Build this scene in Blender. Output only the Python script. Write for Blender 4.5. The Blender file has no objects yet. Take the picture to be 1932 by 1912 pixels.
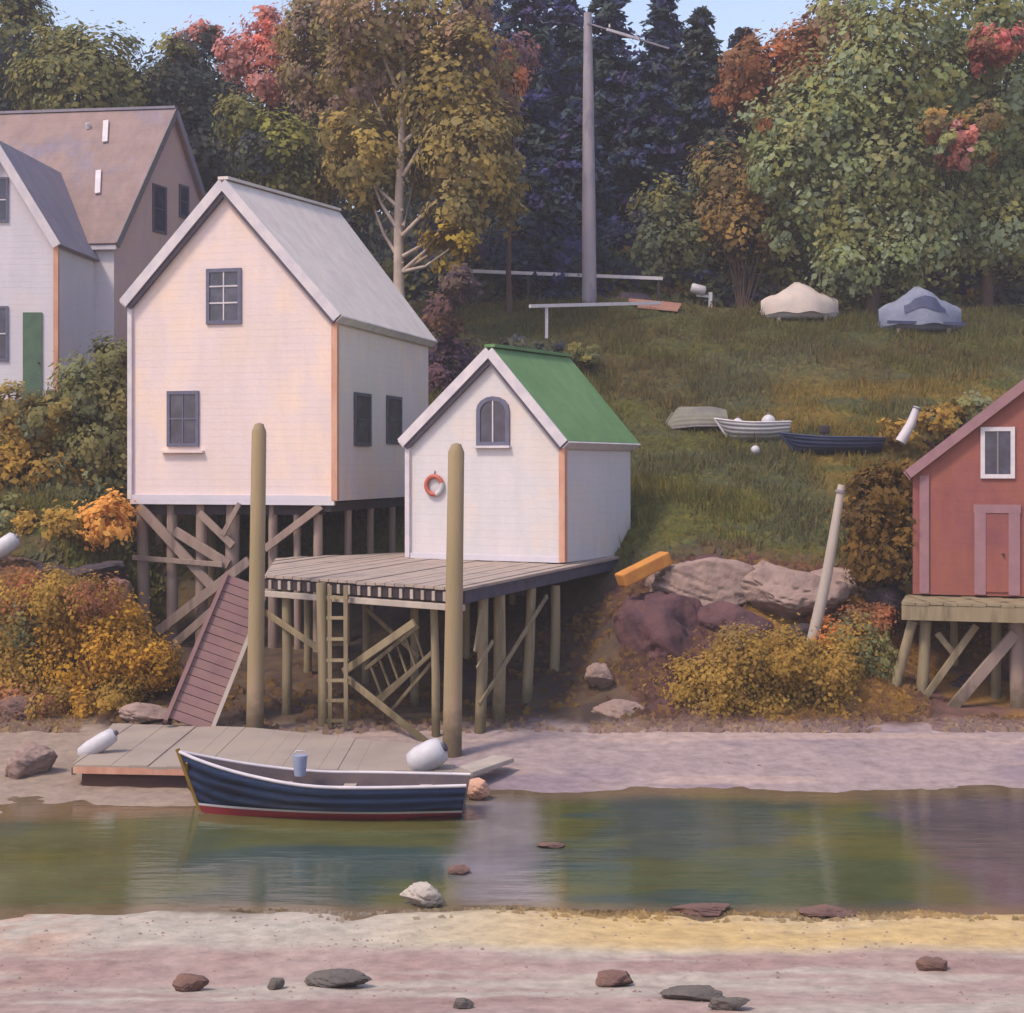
import bpy, bmesh, math, random
import numpy as np
from mathutils import Vector, Matrix

random.seed(7)
rng = np.random.default_rng(7)
scene = bpy.context.scene
COL = scene.collection

# ------------------------------------------------------------------ camera, sky, sun, exposure
EYE = 6.1                      # eye height above the water
F = 2800.0                     # focal length measured on a 1932 wide picture
cam_d = bpy.data.cameras.new('camera')
cam = bpy.data.objects.new('camera', cam_d)
COL.objects.link(cam)
cam.location = (0, 0, EYE)
cam.rotation_euler = (math.radians(90), 0, 0)
cam_d.sensor_width = 36
cam_d.lens = 36 * F / 1932
cam_d.shift_y = -76 / 1932
cam_d.clip_end = 4000
scene.camera = cam

SUN_ELEV, SUN_ROT = math.radians(55), math.radians(180 + 50)   # from behind the viewer, to the left
world = bpy.data.worlds.new('World')
scene.world = world
world.use_nodes = True
wn = world.node_tree.nodes
wl = world.node_tree.links
sky = wn.new('ShaderNodeTexSky')
sky.sky_type = 'NISHITA'
sky.sun_disc = False
sky.sun_elevation = SUN_ELEV
sky.sun_rotation = SUN_ROT
sky.air_density = 1.3
sky.dust_density = 1.2
sky.ozone_density = 2.0
bg = wn['Background']
bg.inputs['Strength'].default_value = 0.14
tint = wn.new('ShaderNodeMix'); tint.data_type = 'RGBA'; tint.blend_type = 'MULTIPLY'
tint.inputs['Factor'].default_value = 1.0
tint.inputs['B'].default_value = (1.0, 0.84, 0.81, 1)      # the faintly lilac air of the day, the same all over the sky
wl.new(sky.outputs[0], tint.inputs['A'])
wl.new(tint.outputs['Result'], bg.inputs['Color'])
sun_d = bpy.data.lights.new('sun', 'SUN')
sun_d.energy = 1.5
sun_d.angle = math.radians(10)
sun_d.color = (1.0, 0.87, 0.70)
sun = bpy.data.objects.new('sun', sun_d)
COL.objects.link(sun)
sdir = Vector((math.sin(SUN_ROT) * math.cos(SUN_ELEV), math.cos(SUN_ROT) * math.cos(SUN_ELEV), math.sin(SUN_ELEV)))
sun.rotation_euler = sdir.to_track_quat('Z', 'Y').to_euler()
sun.location = sdir * 100
scene.view_settings.view_transform = 'Standard'
scene.view_settings.look = 'None'
scene.view_settings.exposure = 1.02
scene.cycles.volume_bounces = 2
scene.view_settings.gamma = 1
scene.view_settings.use_curve_mapping = False

# ------------------------------------------------------------------ helpers
def lin(c):
    c = np.asarray(c, float) / 255.0
    return np.where(c <= 0.04045, c / 12.92, ((c + 0.055) / 1.055) ** 2.4)

ALB = 0.72
def rgb(c, k=None):
    k = ALB if k is None else k
    v = lin(c) * k
    return (float(v[0]), float(v[1]), float(v[2]), 1.0)

def P(px, py, d):
    """the point at distance d that the viewer sees at (px, py) of the 1932 wide picture"""
    return Vector(((px - 966) / F * d, d, EYE - (py - 880) / F * d))

def PX(px, d):
    return (px - 966) / F * d

def on_plane(px, py, p0, n):
    r = Vector(((px - 966) / F, 1.0, -(py - 880) / F))
    o = Vector((0, 0, EYE))
    return o + r * ((p0 - o).dot(n) / r.dot(n))

def props(o, label=None, cat=None, group=None, kind=None):
    if label: o['label'] = label
    if cat: o['category'] = cat
    if group: o['group'] = group
    if kind: o['kind'] = kind
    return o

def thing(name, label, cat, loc, group=None):
    o = bpy.data.objects.new(name, None)
    o.empty_display_size = 0.2
    o.location = loc
    COL.objects.link(o)
    return props(o, label, cat, group)

def wloc(o):
    v = Vector(o.location)
    while o.parent:
        o = o.parent
        v = v + Vector(o.location)
    return v

class MB:
    """collects shapes in world coordinates, builds ONE mesh object"""
    def __init__(s):
        s.v = []; s.f = []; s.sm = []
    def add(s, vs, fs, smooth=False):
        b = len(s.v)
        s.v += [tuple(v) for v in vs]
        for f in fs:
            s.f.append(tuple(b + i for i in f)); s.sm.append(smooth)
        return s
    def hexa(s, p):    # 8 corners: bottom 0-3, top 4-7, both counter-clockwise
        return s.add(p, [(0, 3, 2, 1), (4, 5, 6, 7), (0, 1, 5, 4), (1, 2, 6, 5), (2, 3, 7, 6), (3, 0, 4, 7)])
    def box(s, c, size, ax=None):
        c = Vector(c); ax = ax or (Vector((1, 0, 0)), Vector((0, 1, 0)), Vector((0, 0, 1)))
        x, y, z = (Vector(a) * (h / 2) for a, h in zip(ax, size))
        return s.hexa([c - x - y - z, c + x - y - z, c + x + y - z, c - x + y - z,
                       c - x - y + z, c + x - y + z, c + x + y + z, c - x + y + z])
    def beam(s, a, b, w, h, up=(0, 0, 1)):
        a = Vector(a); b = Vector(b); y = (b - a); L = y.length; y.normalize()
        up = Vector(up)
        if abs(y.dot(up)) > 0.97: up = Vector((0, 1, 0))
        x = y.cross(up).normalized(); z = x.cross(y)
        return s.box((a + b) / 2, (w, L, h), (x, y, z))
    def tube(s, pts, rad, n=8, cap=True):
        pts = [Vector(p) for p in pts]
        rings = []
        for i, p in enumerate(pts):
            t = (pts[min(i + 1, len(pts) - 1)] - pts[max(i - 1, 0)]).normalized()
            up = Vector((0, 1, 0)) if abs(t.z) > 0.8 else Vector((0, 0, 1))
            x = t.cross(up).normalized(); y = x.cross(t)
            r = rad[i] if hasattr(rad, '__len__') else rad
            rings.append([p + x * (r * math.cos(2 * math.pi * k / n)) + y * (r * math.sin(2 * math.pi * k / n)) for k in range(n)])
        vs = [v for r in rings for v in r]
        fs = [(i * n + k, i * n + (k + 1) % n, (i + 1) * n + (k + 1) % n, (i + 1) * n + k) for i in range(len(pts) - 1) for k in range(n)]
        s.add(vs, fs, True)
        if cap:
            s.add(rings[0], [tuple(range(n))]); s.add(rings[-1], [tuple(reversed(range(n)))])
        return s
    def prism(s, poly, off):
        """closed polygon (world points) pushed along off"""
        off = Vector(off); n = len(poly)
        a = [Vector(p) for p in poly]; b = [p + off for p in a]
        s.add(a + b, [tuple(range(n)), tuple(reversed(range(n, 2 * n)))] + [(i, n + i, n + (i + 1) % n, (i + 1) % n) for i in range(n)])
        return s
    def build(s, name, mat, parent=None, bevel=0.0, fix=True):
        me = bpy.data.meshes.new(name)
        off = wloc(parent) if parent else Vector((0, 0, 0))
        me.from_pydata([(v[0] - off.x, v[1] - off.y, v[2] - off.z) for v in s.v], [], s.f)
        me.polygons.foreach_set('use_smooth', s.sm)
        if fix:
            bm = bmesh.new(); bm.from_mesh(me)
            bmesh.ops.recalc_face_normals(bm, faces=bm.faces)
            bm.to_mesh(me); bm.free()
        me.materials.append(mat)
        o = bpy.data.objects.new(name, me)
        COL.objects.link(o)
        if parent: o.parent = parent
        if bevel:
            m = o.modifiers.new('bevel', 'BEVEL'); m.width = bevel; m.segments = 2; m.limit_method = 'ANGLE'
        return o

def hash2(ix, iy, s):
    h = (ix.astype(np.int64) * 374761393 + iy.astype(np.int64) * 668265263 + s * 1442695041) & 0xffffffff
    h = ((h ^ (h >> 13)) * 1274126177) & 0xffffffff
    return ((h ^ (h >> 16)) & 0xffff) / 65535.0

def vnoise(x, y, s=0):
    ix = np.floor(x); iy = np.floor(y); fx = x - ix; fy = y - iy
    fx = fx * fx * (3 - 2 * fx); fy = fy * fy * (3 - 2 * fy)
    a = hash2(ix, iy, s); b = hash2(ix + 1, iy, s); c = hash2(ix, iy + 1, s); d = hash2(ix + 1, iy + 1, s)
    return a * (1 - fx) * (1 - fy) + b * fx * (1 - fy) + c * (1 - fx) * fy + d * fx * fy

def fbm(x, y, s=0, o=4):
    t = 0; a = 0.5; n = 0
    for k in range(o):
        t = t + a * vnoise(x * 2 ** k + 17.3 * k, y * 2 ** k - 9.1 * k, s + k); n += a; a *= 0.5
    return t / n

def sstep(a, b, x):
    t = np.clip((x - a) / (b - a), 0, 1)
    return t * t * (3 - 2 * t)

# ------------------------------------------------------------------ materials
MATS = {}
def mat(name, c1, c2=None, scale=3.0, rough=0.8, bump=0.15, stretch=(1, 1, 1), c3=None, spec=0.3, bscale=None, metal=0.0, dist=0.02, tide=False):
    m = bpy.data.materials.new(name); m.use_nodes = True
    nt = m.node_tree; N = nt.nodes; L = nt.links
    bs = N['Principled BSDF']
    bs.inputs['Roughness'].default_value = rough
    bs.inputs['Specular IOR Level'].default_value = spec
    bs.inputs['Metallic'].default_value = metal
    tc = N.new('ShaderNodeTexCoord')
    mp = N.new('ShaderNodeMapping'); mp.inputs['Scale'].default_value = stretch
    L.new(tc.outputs['Object'], mp.inputs['Vector'])
    nz = N.new('ShaderNodeTexNoise'); nz.inputs['Scale'].default_value = scale; nz.inputs['Detail'].default_value = 8; nz.inputs['Roughness'].default_value = 0.6
    L.new(mp.outputs[0], nz.inputs['Vector'])
    cr = N.new('ShaderNodeValToRGB')
    cr.color_ramp.elements[0].position = 0.34; cr.color_ramp.elements[0].color = c1
    cr.color_ramp.elements[1].position = 0.66; cr.color_ramp.elements[1].color = c2 or c1
    if c3:
        e = cr.color_ramp.elements.new(0.5); e.color = c3
    L.new(nz.outputs['Fac'], cr.inputs['Fac'])
    L.new(cr.outputs['Color'], bs.inputs['Base Color'])
    if bump:
        n2 = N.new('ShaderNodeTexNoise'); n2.inputs['Scale'].default_value = bscale or scale * 5; n2.inputs['Detail'].default_value = 6
        L.new(mp.outputs[0], n2.inputs['Vector'])
        bp = N.new('ShaderNodeBump'); bp.inputs['Strength'].default_value = bump; bp.inputs['Distance'].default_value = dist
        L.new(n2.outputs['Fac'], bp.inputs['Height']); L.new(bp.outputs[0], bs.inputs['Normal'])
    if tide:
        ge = N.new('ShaderNodeNewGeometry'); sp = N.new('ShaderNodeSeparateXYZ'); L.new(ge.outputs['Position'], sp.inputs[0])
        n4 = N.new('ShaderNodeTexNoise'); n4.inputs['Scale'].default_value = 5; L.new(tc.outputs['Object'], n4.inputs['Vector'])
        ad = N.new('ShaderNodeMath'); ad.operation = 'MULTIPLY_ADD'; ad.inputs[1].default_value = .9; L.new(n4.outputs['Fac'], ad.inputs[0]); L.new(sp.outputs['Z'], ad.inputs[2])
        mr = N.new('ShaderNodeMapRange'); mr.inputs['From Min'].default_value = 1.0; mr.inputs['From Max'].default_value = 1.7; mr.inputs['To Min'].default_value = .75; mr.inputs['To Max'].default_value = 0
        L.new(ad.outputs[0], mr.inputs['Value'])
        mx = N.new('ShaderNodeMix'); mx.data_type = 'RGBA'; mx.inputs['B'].default_value = rgb((86, 76, 52))
        L.new(mr.outputs[0], mx.inputs['Factor']); L.new(cr.outputs['Color'], mx.inputs['A']); L.new(mx.outputs['Result'], bs.inputs['Base Color'])
    MATS[name] = m
    return m

def siding(name, c1, c2, c3, rows=5.2, lap=.4, wear=.06):
    """painted boards: a blotchy coat with shallow horizontal laps"""
    m = mat(name, c1, c2, 0.55, 0.75, 0.0, (1, 1, 1), c3)
    nt = m.node_tree; N = nt.nodes; L = nt.links
    tc = N.new('ShaderNodeTexCoord')
    sp = N.new('ShaderNodeSeparateXYZ'); L.new(tc.outputs['Object'], sp.inputs[0])
    mu = N.new('ShaderNodeMath'); mu.operation = 'MULTIPLY'; mu.inputs[1].default_value = rows; L.new(sp.outputs['Z'], mu.inputs[0])
    fr = N.new('ShaderNodeMath'); fr.operation = 'FRACT'; L.new(mu.outputs[0], fr.inputs[0])
    nz = N.new('ShaderNodeTexNoise'); nz.inputs['Scale'].default_value = 9; nz.inputs['Detail'].default_value = 7; L.new(tc.outputs['Object'], nz.inputs['Vector'])
    m2 = N.new('ShaderNodeMath'); m2.operation = 'MULTIPLY'; m2.inputs[1].default_value = 0.9; L.new(nz.outputs['Fac'], m2.inputs[0])
    ad = N.new('ShaderNodeMath'); ad.operation = 'SUBTRACT'; L.new(m2.outputs[0], ad.inputs[0]); L.new(fr.outputs[0], ad.inputs[1])
    bp = N.new('ShaderNodeBump'); bp.inputs['Strength'].default_value = lap; bp.inputs['Distance'].default_value = 0.02
    L.new(ad.outputs[0], bp.inputs['Height']); L.new(bp.outputs[0], N['Principled BSDF'].inputs['Normal'])
    # rain streaks and worn patches in the paint
    m3 = N.new('ShaderNodeMapping'); m3.inputs['Scale'].default_value = (2.2, 2.2, .5); L.new(tc.outputs['Object'], m3.inputs[0])
    n3 = N.new('ShaderNodeTexNoise'); n3.inputs['Scale'].default_value = 1.1; n3.inputs['Detail'].default_value = 9; n3.inputs['Roughness'].default_value = .65; L.new(m3.outputs[0], n3.inputs['Vector'])
    mr = N.new('ShaderNodeMapRange'); mr.inputs['From Min'].default_value = .3; mr.inputs['From Max'].default_value = .7; mr.inputs['To Min'].default_value = 1 - wear; mr.inputs['To Max'].default_value = 1 + wear * .5
    L.new(n3.outputs['Fac'], mr.inputs['Value'])
    mx = N.new('ShaderNodeMix'); mx.data_type = 'RGBA'; mx.blend_type = 'MULTIPLY'; mx.inputs['Factor'].default_value = 1
    L.new(N['Color Ramp'].outputs['Color'], mx.inputs['A']); L.new(mr.outputs[0], mx.inputs['B']); L.new(mx.outputs['Result'], N['Principled BSDF'].inputs['Base Color'])
    return m

def attr_mat(name, rough=0.9, nscale=6.0, amt=0.35, bump=0.4, dist=0.05):
    """colour of the ground kept per vertex (sand, mud, grass, rock), plus fine grain"""
    m = bpy.data.materials.new(name); m.use_nodes = True
    nt = m.node_tree; N = nt.nodes; L = nt.links; bs = N['Principled BSDF']
    bs.inputs['Roughness'].default_value = rough; bs.inputs['Specular IOR Level'].default_value = 0.2
    at = N.new('ShaderNodeAttribute'); at.attribute_name = 'Col'
    tc = N.new('ShaderNodeTexCoord')
    nz = N.new('ShaderNodeTexNoise'); nz.inputs['Scale'].default_value = nscale; nz.inputs['Detail'].default_value = 10; nz.inputs['Roughness'].default_value = 0.7
    L.new(tc.outputs['Object'], nz.inputs['Vector'])
    mr = N.new('ShaderNodeMapRange'); mr.inputs['From Min'].default_value = 0.3; mr.inputs['From Max'].default_value = 0.7
    mr.inputs['To Min'].default_value = 1 - amt; mr.inputs['To Max'].default_value = 1 + amt
    L.new(nz.outputs['Fac'], mr.inputs['Value'])
    mx = N.new('ShaderNodeMix'); mx.data_type = 'RGBA'; mx.blend_type = 'MULTIPLY'; mx.inputs['Factor'].default_value = 1
    L.new(at.outputs['Color'], mx.inputs['A']); L.new(mr.outputs[0], mx.inputs['B'])
    L.new(mx.outputs['Result'], bs.inputs['Base Color'])
    if bump:
        bp = N.new('ShaderNodeBump'); bp.inputs['Strength'].default_value = bump; bp.inputs['Distance'].default_value = dist
        L.new(nz.outputs['Fac'], bp.inputs['Height']); L.new(bp.outputs[0], bs.inputs['Normal'])
    return m

def leaf_material():
    m = bpy.data.materials.new('leaf'); m.use_nodes = True
    nt = m.node_tree; N = nt.nodes; L = nt.links
    N.remove(N['Principled BSDF'])
    at = N.new('ShaderNodeAttribute'); at.attribute_name = 'Col'
    d = N.new('ShaderNodeBsdfDiffuse'); t = N.new('ShaderNodeBsdfTranslucent'); mx = N.new('ShaderNodeMixShader')
    mx.inputs[0].default_value = 0.38
    L.new(at.outputs['Color'], d.inputs['Color']); L.new(at.outputs['Color'], t.inputs['Color'])
    L.new(d.outputs[0], mx.inputs[1]); L.new(t.outputs[0], mx.inputs[2]); L.new(mx.outputs[0], N['Material Output'].inputs['Surface'])
    return m

LEAF = leaf_material()
white_wall = siding('cream_boards', rgb((226, 204, 194), .9), rgb((234, 208, 192), .9), rgb((224, 204, 202), .9))
white_wall2 = siding('white_boards', rgb((214, 204, 206), 0.88), rgb((218, 204, 196), 0.88), rgb((208, 202, 204), 0.88))
white_wall3 = siding('pale_boards', rgb((208, 200, 210), 0.9), rgb((212, 202, 204), 0.9), rgb((204, 198, 206), 0.9))
mauve_wall = siding('mauve_shingles', rgb((160, 134, 134), 1.4), rgb((152, 130, 136), 1.4), rgb((162, 138, 132), 1.4), 5)
red_wall = siding('red_boards', rgb((164, 98, 92), .68), rgb((152, 90, 94), .68), rgb((166, 100, 88), .68), 4, .4, .14)
brown_wall = siding('brown_shingles', rgb((100, 74, 38)), rgb((84, 62, 40)), rgb((112, 84, 44)), 5)
peach = mat('bare_cedar', rgb((232, 180, 152)), rgb((206, 146, 122)), 3, 0.8, 0.3, (1, 1, 0.3))
white_trim = mat('white_trim', rgb((222, 212, 214), 0.85), rgb((200, 192, 200), 0.85), 2.5, 0.6, 0.1)
grey_trim = mat('grey_trim', rgb((150, 140, 142)), rgb((130, 122, 130)), 3, 0.7, 0.2)
pale_roof = siding('pale_roof', rgb((212, 198, 190), 1.0), rgb((202, 188, 184), 1.0), rgb((208, 196, 190), 1.0), 4.5, .5, .14)
green_roof = siding('green_roof', rgb((100, 138, 86), .85), rgb((116, 148, 100), .85), rgb((108, 142, 94), .85), 4.5, .5, .16)
grey_roof = siding('mauve_grey_roof', rgb((152, 128, 128), 0.85), rgb((138, 124, 136), 0.85), rgb((152, 128, 122), 0.85), 3, .6, .2)
slate_roof = siding('slate_roof', rgb((150, 140, 150), 0.86), rgb((132, 126, 142), 0.86), rgb((142, 134, 148), 0.86), 3, .6, .16)
red_roof = siding('ochre_shingles', rgb((150, 112, 60)), rgb((170, 126, 84)), rgb((136, 104, 58)), 3.5, .6, .25)
glass = mat('dark_glass', rgb((62, 62, 80)), rgb((92, 92, 112)), 2.2, 0.18, 0.0, (1, 1, 1), rgb((74, 74, 96)), spec=0.5)
frame_blue = mat('blue_grey_paint', rgb((104, 104, 130)), rgb((120, 118, 140)), 6, 0.6, 0.1)
dark_frame = mat('dark_frame', rgb((96, 92, 104)), rgb((110, 106, 118)), 6, 0.7, 0.1)
green_door = mat('green_door', rgb((98, 124, 100)), rgb((84, 108, 90)), 3, 0.7, 0.1)
shed_trim = mat('dusty_pink_trim', rgb((170, 130, 134)), rgb((158, 118, 126)), 3, 0.7, 0.15)
wood_grey = mat('grey_timber', rgb((146, 124, 114), 0.85), rgb((122, 104, 100), 0.85), 2.5, 0.85, 0.5, (1, 1, 0.12), rgb((160, 138, 126), 0.85), bscale=12, tide=True)
wood_olive = mat('weedy_timber', rgb((138, 122, 94), 0.85), rgb((112, 98, 76), 0.85), 2.2, 0.85, 0.5, (1, 1, 0.15), rgb((152, 136, 108), 0.85), bscale=12, tide=True)
wood_pile = mat('mooring_timber', rgb((140, 126, 92), 1.0), rgb((160, 132, 116), 1.0), 1.2, 0.8, 0.5, (1, 1, 0.15), rgb((150, 130, 100), 1.0), bscale=12, tide=True)
deck_wood = mat('deck_boards', rgb((174, 156, 142), 0.78), rgb((156, 142, 136), 0.78), 1.6, 0.85, 0.4, (1, 1, 1), rgb((182, 162, 150), 0.78), bscale=16)
float_side = mat('rusty_planking', rgb((104, 72, 58)), rgb((78, 58, 62)), 2, 0.85, 0.4, (.4, .4, 3), bscale=9)
float_wood = mat('float_boards', rgb((182, 164, 146)), rgb((166, 150, 138)), .8, 0.85, 0.35, (1, 1, 1), rgb((176, 160, 148)), bscale=14)
dark_wood = mat('dark_timber', rgb((98, 92, 104)), rgb((78, 74, 90)), 3, 0.8, 0.4, bscale=12)  # dark grey-blue wood for side fascias, float rail and caps
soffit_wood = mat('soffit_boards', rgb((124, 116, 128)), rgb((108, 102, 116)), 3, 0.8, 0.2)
tarred = mat('tarred_wood', rgb((74, 62, 64)), rgb((60, 50, 58)), 3, 0.8, 0.4)
mauve_wood = mat('mauve_planks', rgb((160, 124, 118)), rgb((144, 110, 112)), 1.6, 0.85, 0.3, bscale=12)
pale_wood = mat('bleached_wood', rgb((206, 190, 176)), rgb((180, 166, 156)), 2, 0.8, 0.4, (1, 1, 0.2))
orange_wood = mat('orange_timber', rgb((222, 152, 70)), rgb((200, 130, 66)), 3, 0.8, 0.3)
navy = mat('navy_paint', rgb((44, 46, 88)), rgb((34, 32, 62)), 2.2, 0.35, 0.15, (0.4, 1, 3), rgb((44, 66, 104)), spec=0.5)
red_paint = mat('red_paint', rgb((178, 62, 70)), rgb((160, 56, 66)), 3, 0.5, 0.1)
white_paint = mat('white_paint', rgb((226, 220, 222)), rgb((206, 202, 208)), 3, 0.45, 0.1)
mustard = mat('mustard_paint', rgb((156, 122, 42)), rgb((140, 108, 46)), 3, 0.6, 0.1)
inside_paint = mat('boat_inside', rgb((122, 106, 106)), rgb((104, 90, 98)), 3, 0.7, 0.2)
lifering_red = mat('ring_red', rgb((206, 112, 92)), rgb((196, 100, 84)), 3, 0.5, 0.0)
grey_blue = mat('grey_blue_canvas', rgb((150, 154, 174)), rgb((126, 132, 156)), 1.6, 0.8, 0.3, dist=0.05)
blue_strip = mat('slate_blue_paint', rgb((66, 72, 106)), rgb((80, 86, 118)), 3, 0.6, 0.1)
cream_canvas = mat('cream_canvas', rgb((222, 204, 192)), rgb((204, 190, 184)), 1.6, 0.8, 0.3, dist=0.05)
sage_paint = mat('sage_paint', rgb((142, 138, 122)), rgb((120, 116, 112)), 2, 0.7, 0.2)
pink_paint = mat('pink_paint', rgb((206, 154, 130)), rgb((186, 138, 126)), 2, 0.7, 0.2)
lilac_paint = mat('lilac_paint', rgb((140, 116, 126)), rgb((118, 98, 114)), 2, 0.7, 0.2)
pole_grey = mat('grey_pole', rgb((140, 134, 146), 1.0), rgb((118, 112, 128), 1.0), 1.5, 0.8, 0.4, (1, 1, 0.3), rgb((150, 142, 150), 1.0))
bark_pale = mat('pale_bark', rgb((206, 186, 170), .9), rgb((150, 132, 124), .9), 1.5, 0.9, 0.5, (1, 1, 0.5))
bark_brown = mat('brown_bark', rgb((112, 88, 78)), rgb((82, 66, 62)), 2, 0.9, 0.5, (1, 1, 0.25))
bark_dark = mat('dark_bark', rgb((76, 66, 68)), rgb((56, 50, 56)), 2, 0.9, 0.5, (1, 1, 0.25))
def rockmat(n, a, b, c):
    return mat(n, rgb(a), rgb(b), 1.7, 0.9, 0.7, (1, 1, 1), rgb(c), bscale=7, dist=0.06)
rock_pink = rockmat('pink_rock', (178, 150, 138), (144, 122, 116), (164, 138, 128))
rock_brown = rockmat('brown_rock', (140, 106, 94), (110, 84, 80), (128, 98, 88))
rock_dark = rockmat('dark_rock', (84, 70, 72), (62, 54, 60), (74, 62, 68))
rock_grey = rockmat('grey_rock', (122, 110, 104), (98, 92, 90), (112, 104, 98))
rock_white = rockmat('white_rock', (206, 194, 182), (184, 172, 164), (198, 186, 174))
rock_purple = rockmat('purple_rock', (118, 82, 84), (90, 64, 72), (106, 74, 76))
rock_peach = rockmat('peach_rock', (232, 184, 156), (206, 158, 136), (222, 172, 146))
rock_rust = rockmat('rust_rock', (160, 98, 54), (128, 80, 52), (148, 92, 52))

# ------------------------------------------------------------------ the ground
COLS = [
 (-12.5, [(-80, 4.3), (2, 4.3), (10, 1.5), (16.6, .30), (20.2, .02), (21.5, -.4), (24, -.5), (25.8, 0), (28.5, .07), (32.5, .36), (33.6, .6), (37, 3.2), (38.5, 3.9), (50, 8.5), (52, 8.7), (60, 9.6), (70, 12), (100, 18), (140, 30), (260, 34), (1500, 34)]),
 (-9.5,  [(-80, 4.3), (2, 4.3), (10, 1.5), (16.6, .30), (20.2, .02), (21.5, -.4), (24, -.5), (25.8, 0), (28.5, .07), (32.5, .36), (34, .5), (38, .95), (41, 1.25), (43, 2.0), (46, 4.6), (52, 8.4), (60, 10.5), (70, 12.5), (100, 18), (140, 30), (260, 34), (1500, 34)]),
 (-4.5,  [(-80, 4.3), (2, 4.3), (10, 1.5), (16.6, .30), (20.2, .02), (21.5, -.4), (24.5, -.5), (26.8, 0), (28.8, .05), (32.5, .3), (34, .45), (38, .9), (41, 1.25), (43, 2.0), (46, 4.4), (52, 8.2), (62, 12.6), (70, 13), (100, 19), (140, 30), (260, 34), (1500, 34)]),
 (0.5,   [(-80, 4.3), (2, 4.3), (10, 1.5), (16.6, .30), (20.2, .02), (21.5, -.4), (25, -.5), (27.8, 0), (30.5, .2), (32.5, .35), (35, .7), (38.5, 1.9), (41.5, 3.5), (46, 5.5), (52, 8.0), (62, 12.8), (70, 13.2), (100, 19), (140, 30), (260, 34), (1500, 34)]),
 (4.3,   [(-80, 4.3), (2, 4.3), (10, 1.5), (16.6, .30), (20.2, .02), (21.5, -.4), (25, -.5), (28, 0), (32.5, .35), (33.6, .6), (36, 2.2), (38, 3.65), (49, 7.0), (62, 12.9), (70, 13.2), (100, 19), (140, 30), (260, 34), (1500, 34)]),
 (8.6,   [(-80, 4.3), (2, 4.3), (10, 1.5), (16.6, .30), (20.2, .02), (21.5, -.4), (25, -.5), (28, 0), (32.5, .35), (33.6, .5), (36, 1.9), (38, 3.3), (40, 4.1), (49, 7.0), (62, 12.6), (70, 13.2), (100, 19), (140, 30), (260, 34), (1500, 34)]),
 (10.6,  [(-80, 4.3), (2, 4.3), (10, 1.5), (16.6, .30), (20.2, .02), (21.5, -.4), (25, -.5), (28, 0), (32.5, .35), (34.5, .55), (37, 1.4), (40, 3.4), (42, 4.4), (49, 7.2), (62, 12.5), (70, 13.2), (100, 19), (140, 30), (260, 34), (1500, 34)]),
]
CX = np.array([c[0] for c in COLS])
def ground_z(x, y, noise=True):
    x = np.atleast_1d(np.asarray(x, float)); y = np.atleast_1d(np.asarray(y, float))
    zs = np.stack([np.interp(y, [p[0] for p in c[1]], [p[1] for p in c[1]]) for c in COLS])
    i = np.clip(np.searchsorted(CX, x) - 1, 0, len(CX) - 2)
    t = np.clip((x - CX[i]) / (CX[i + 1] - CX[i]), 0, 1); t = t * t * (3 - 2 * t)
    idx = np.arange(len(x))
    z = zs[i, idx] * (1 - t) + zs[i + 1, idx] * t
    if noise:
        a = 0.05 + 0.5 * sstep(33.5, 36, y) * (1 - 0.55 * sstep(39, 44, y)) + 2.0 * sstep(80, 140, y)
        z = z + a * (fbm(x * 0.55, y * 0.55, 3) - 0.5) + 0.06 * (fbm(x * 2.3, y * 2.3, 11) - 0.5)
        wob = 0.22 * (fbm(x * 0.35, y * 0.15 + 40, 21, 3) - 0.5)
        z = z + wob * np.exp(-((y - 20.4) / 1.6) ** 2) + 0.7 * wob * np.exp(-((y - 27) / 1.6) ** 2)
    return z

def G(x, y):
    return float(ground_z(x, y)[0])

def mixc(a, b, t):
    return a + (b - a) * t[:, None]

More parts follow.
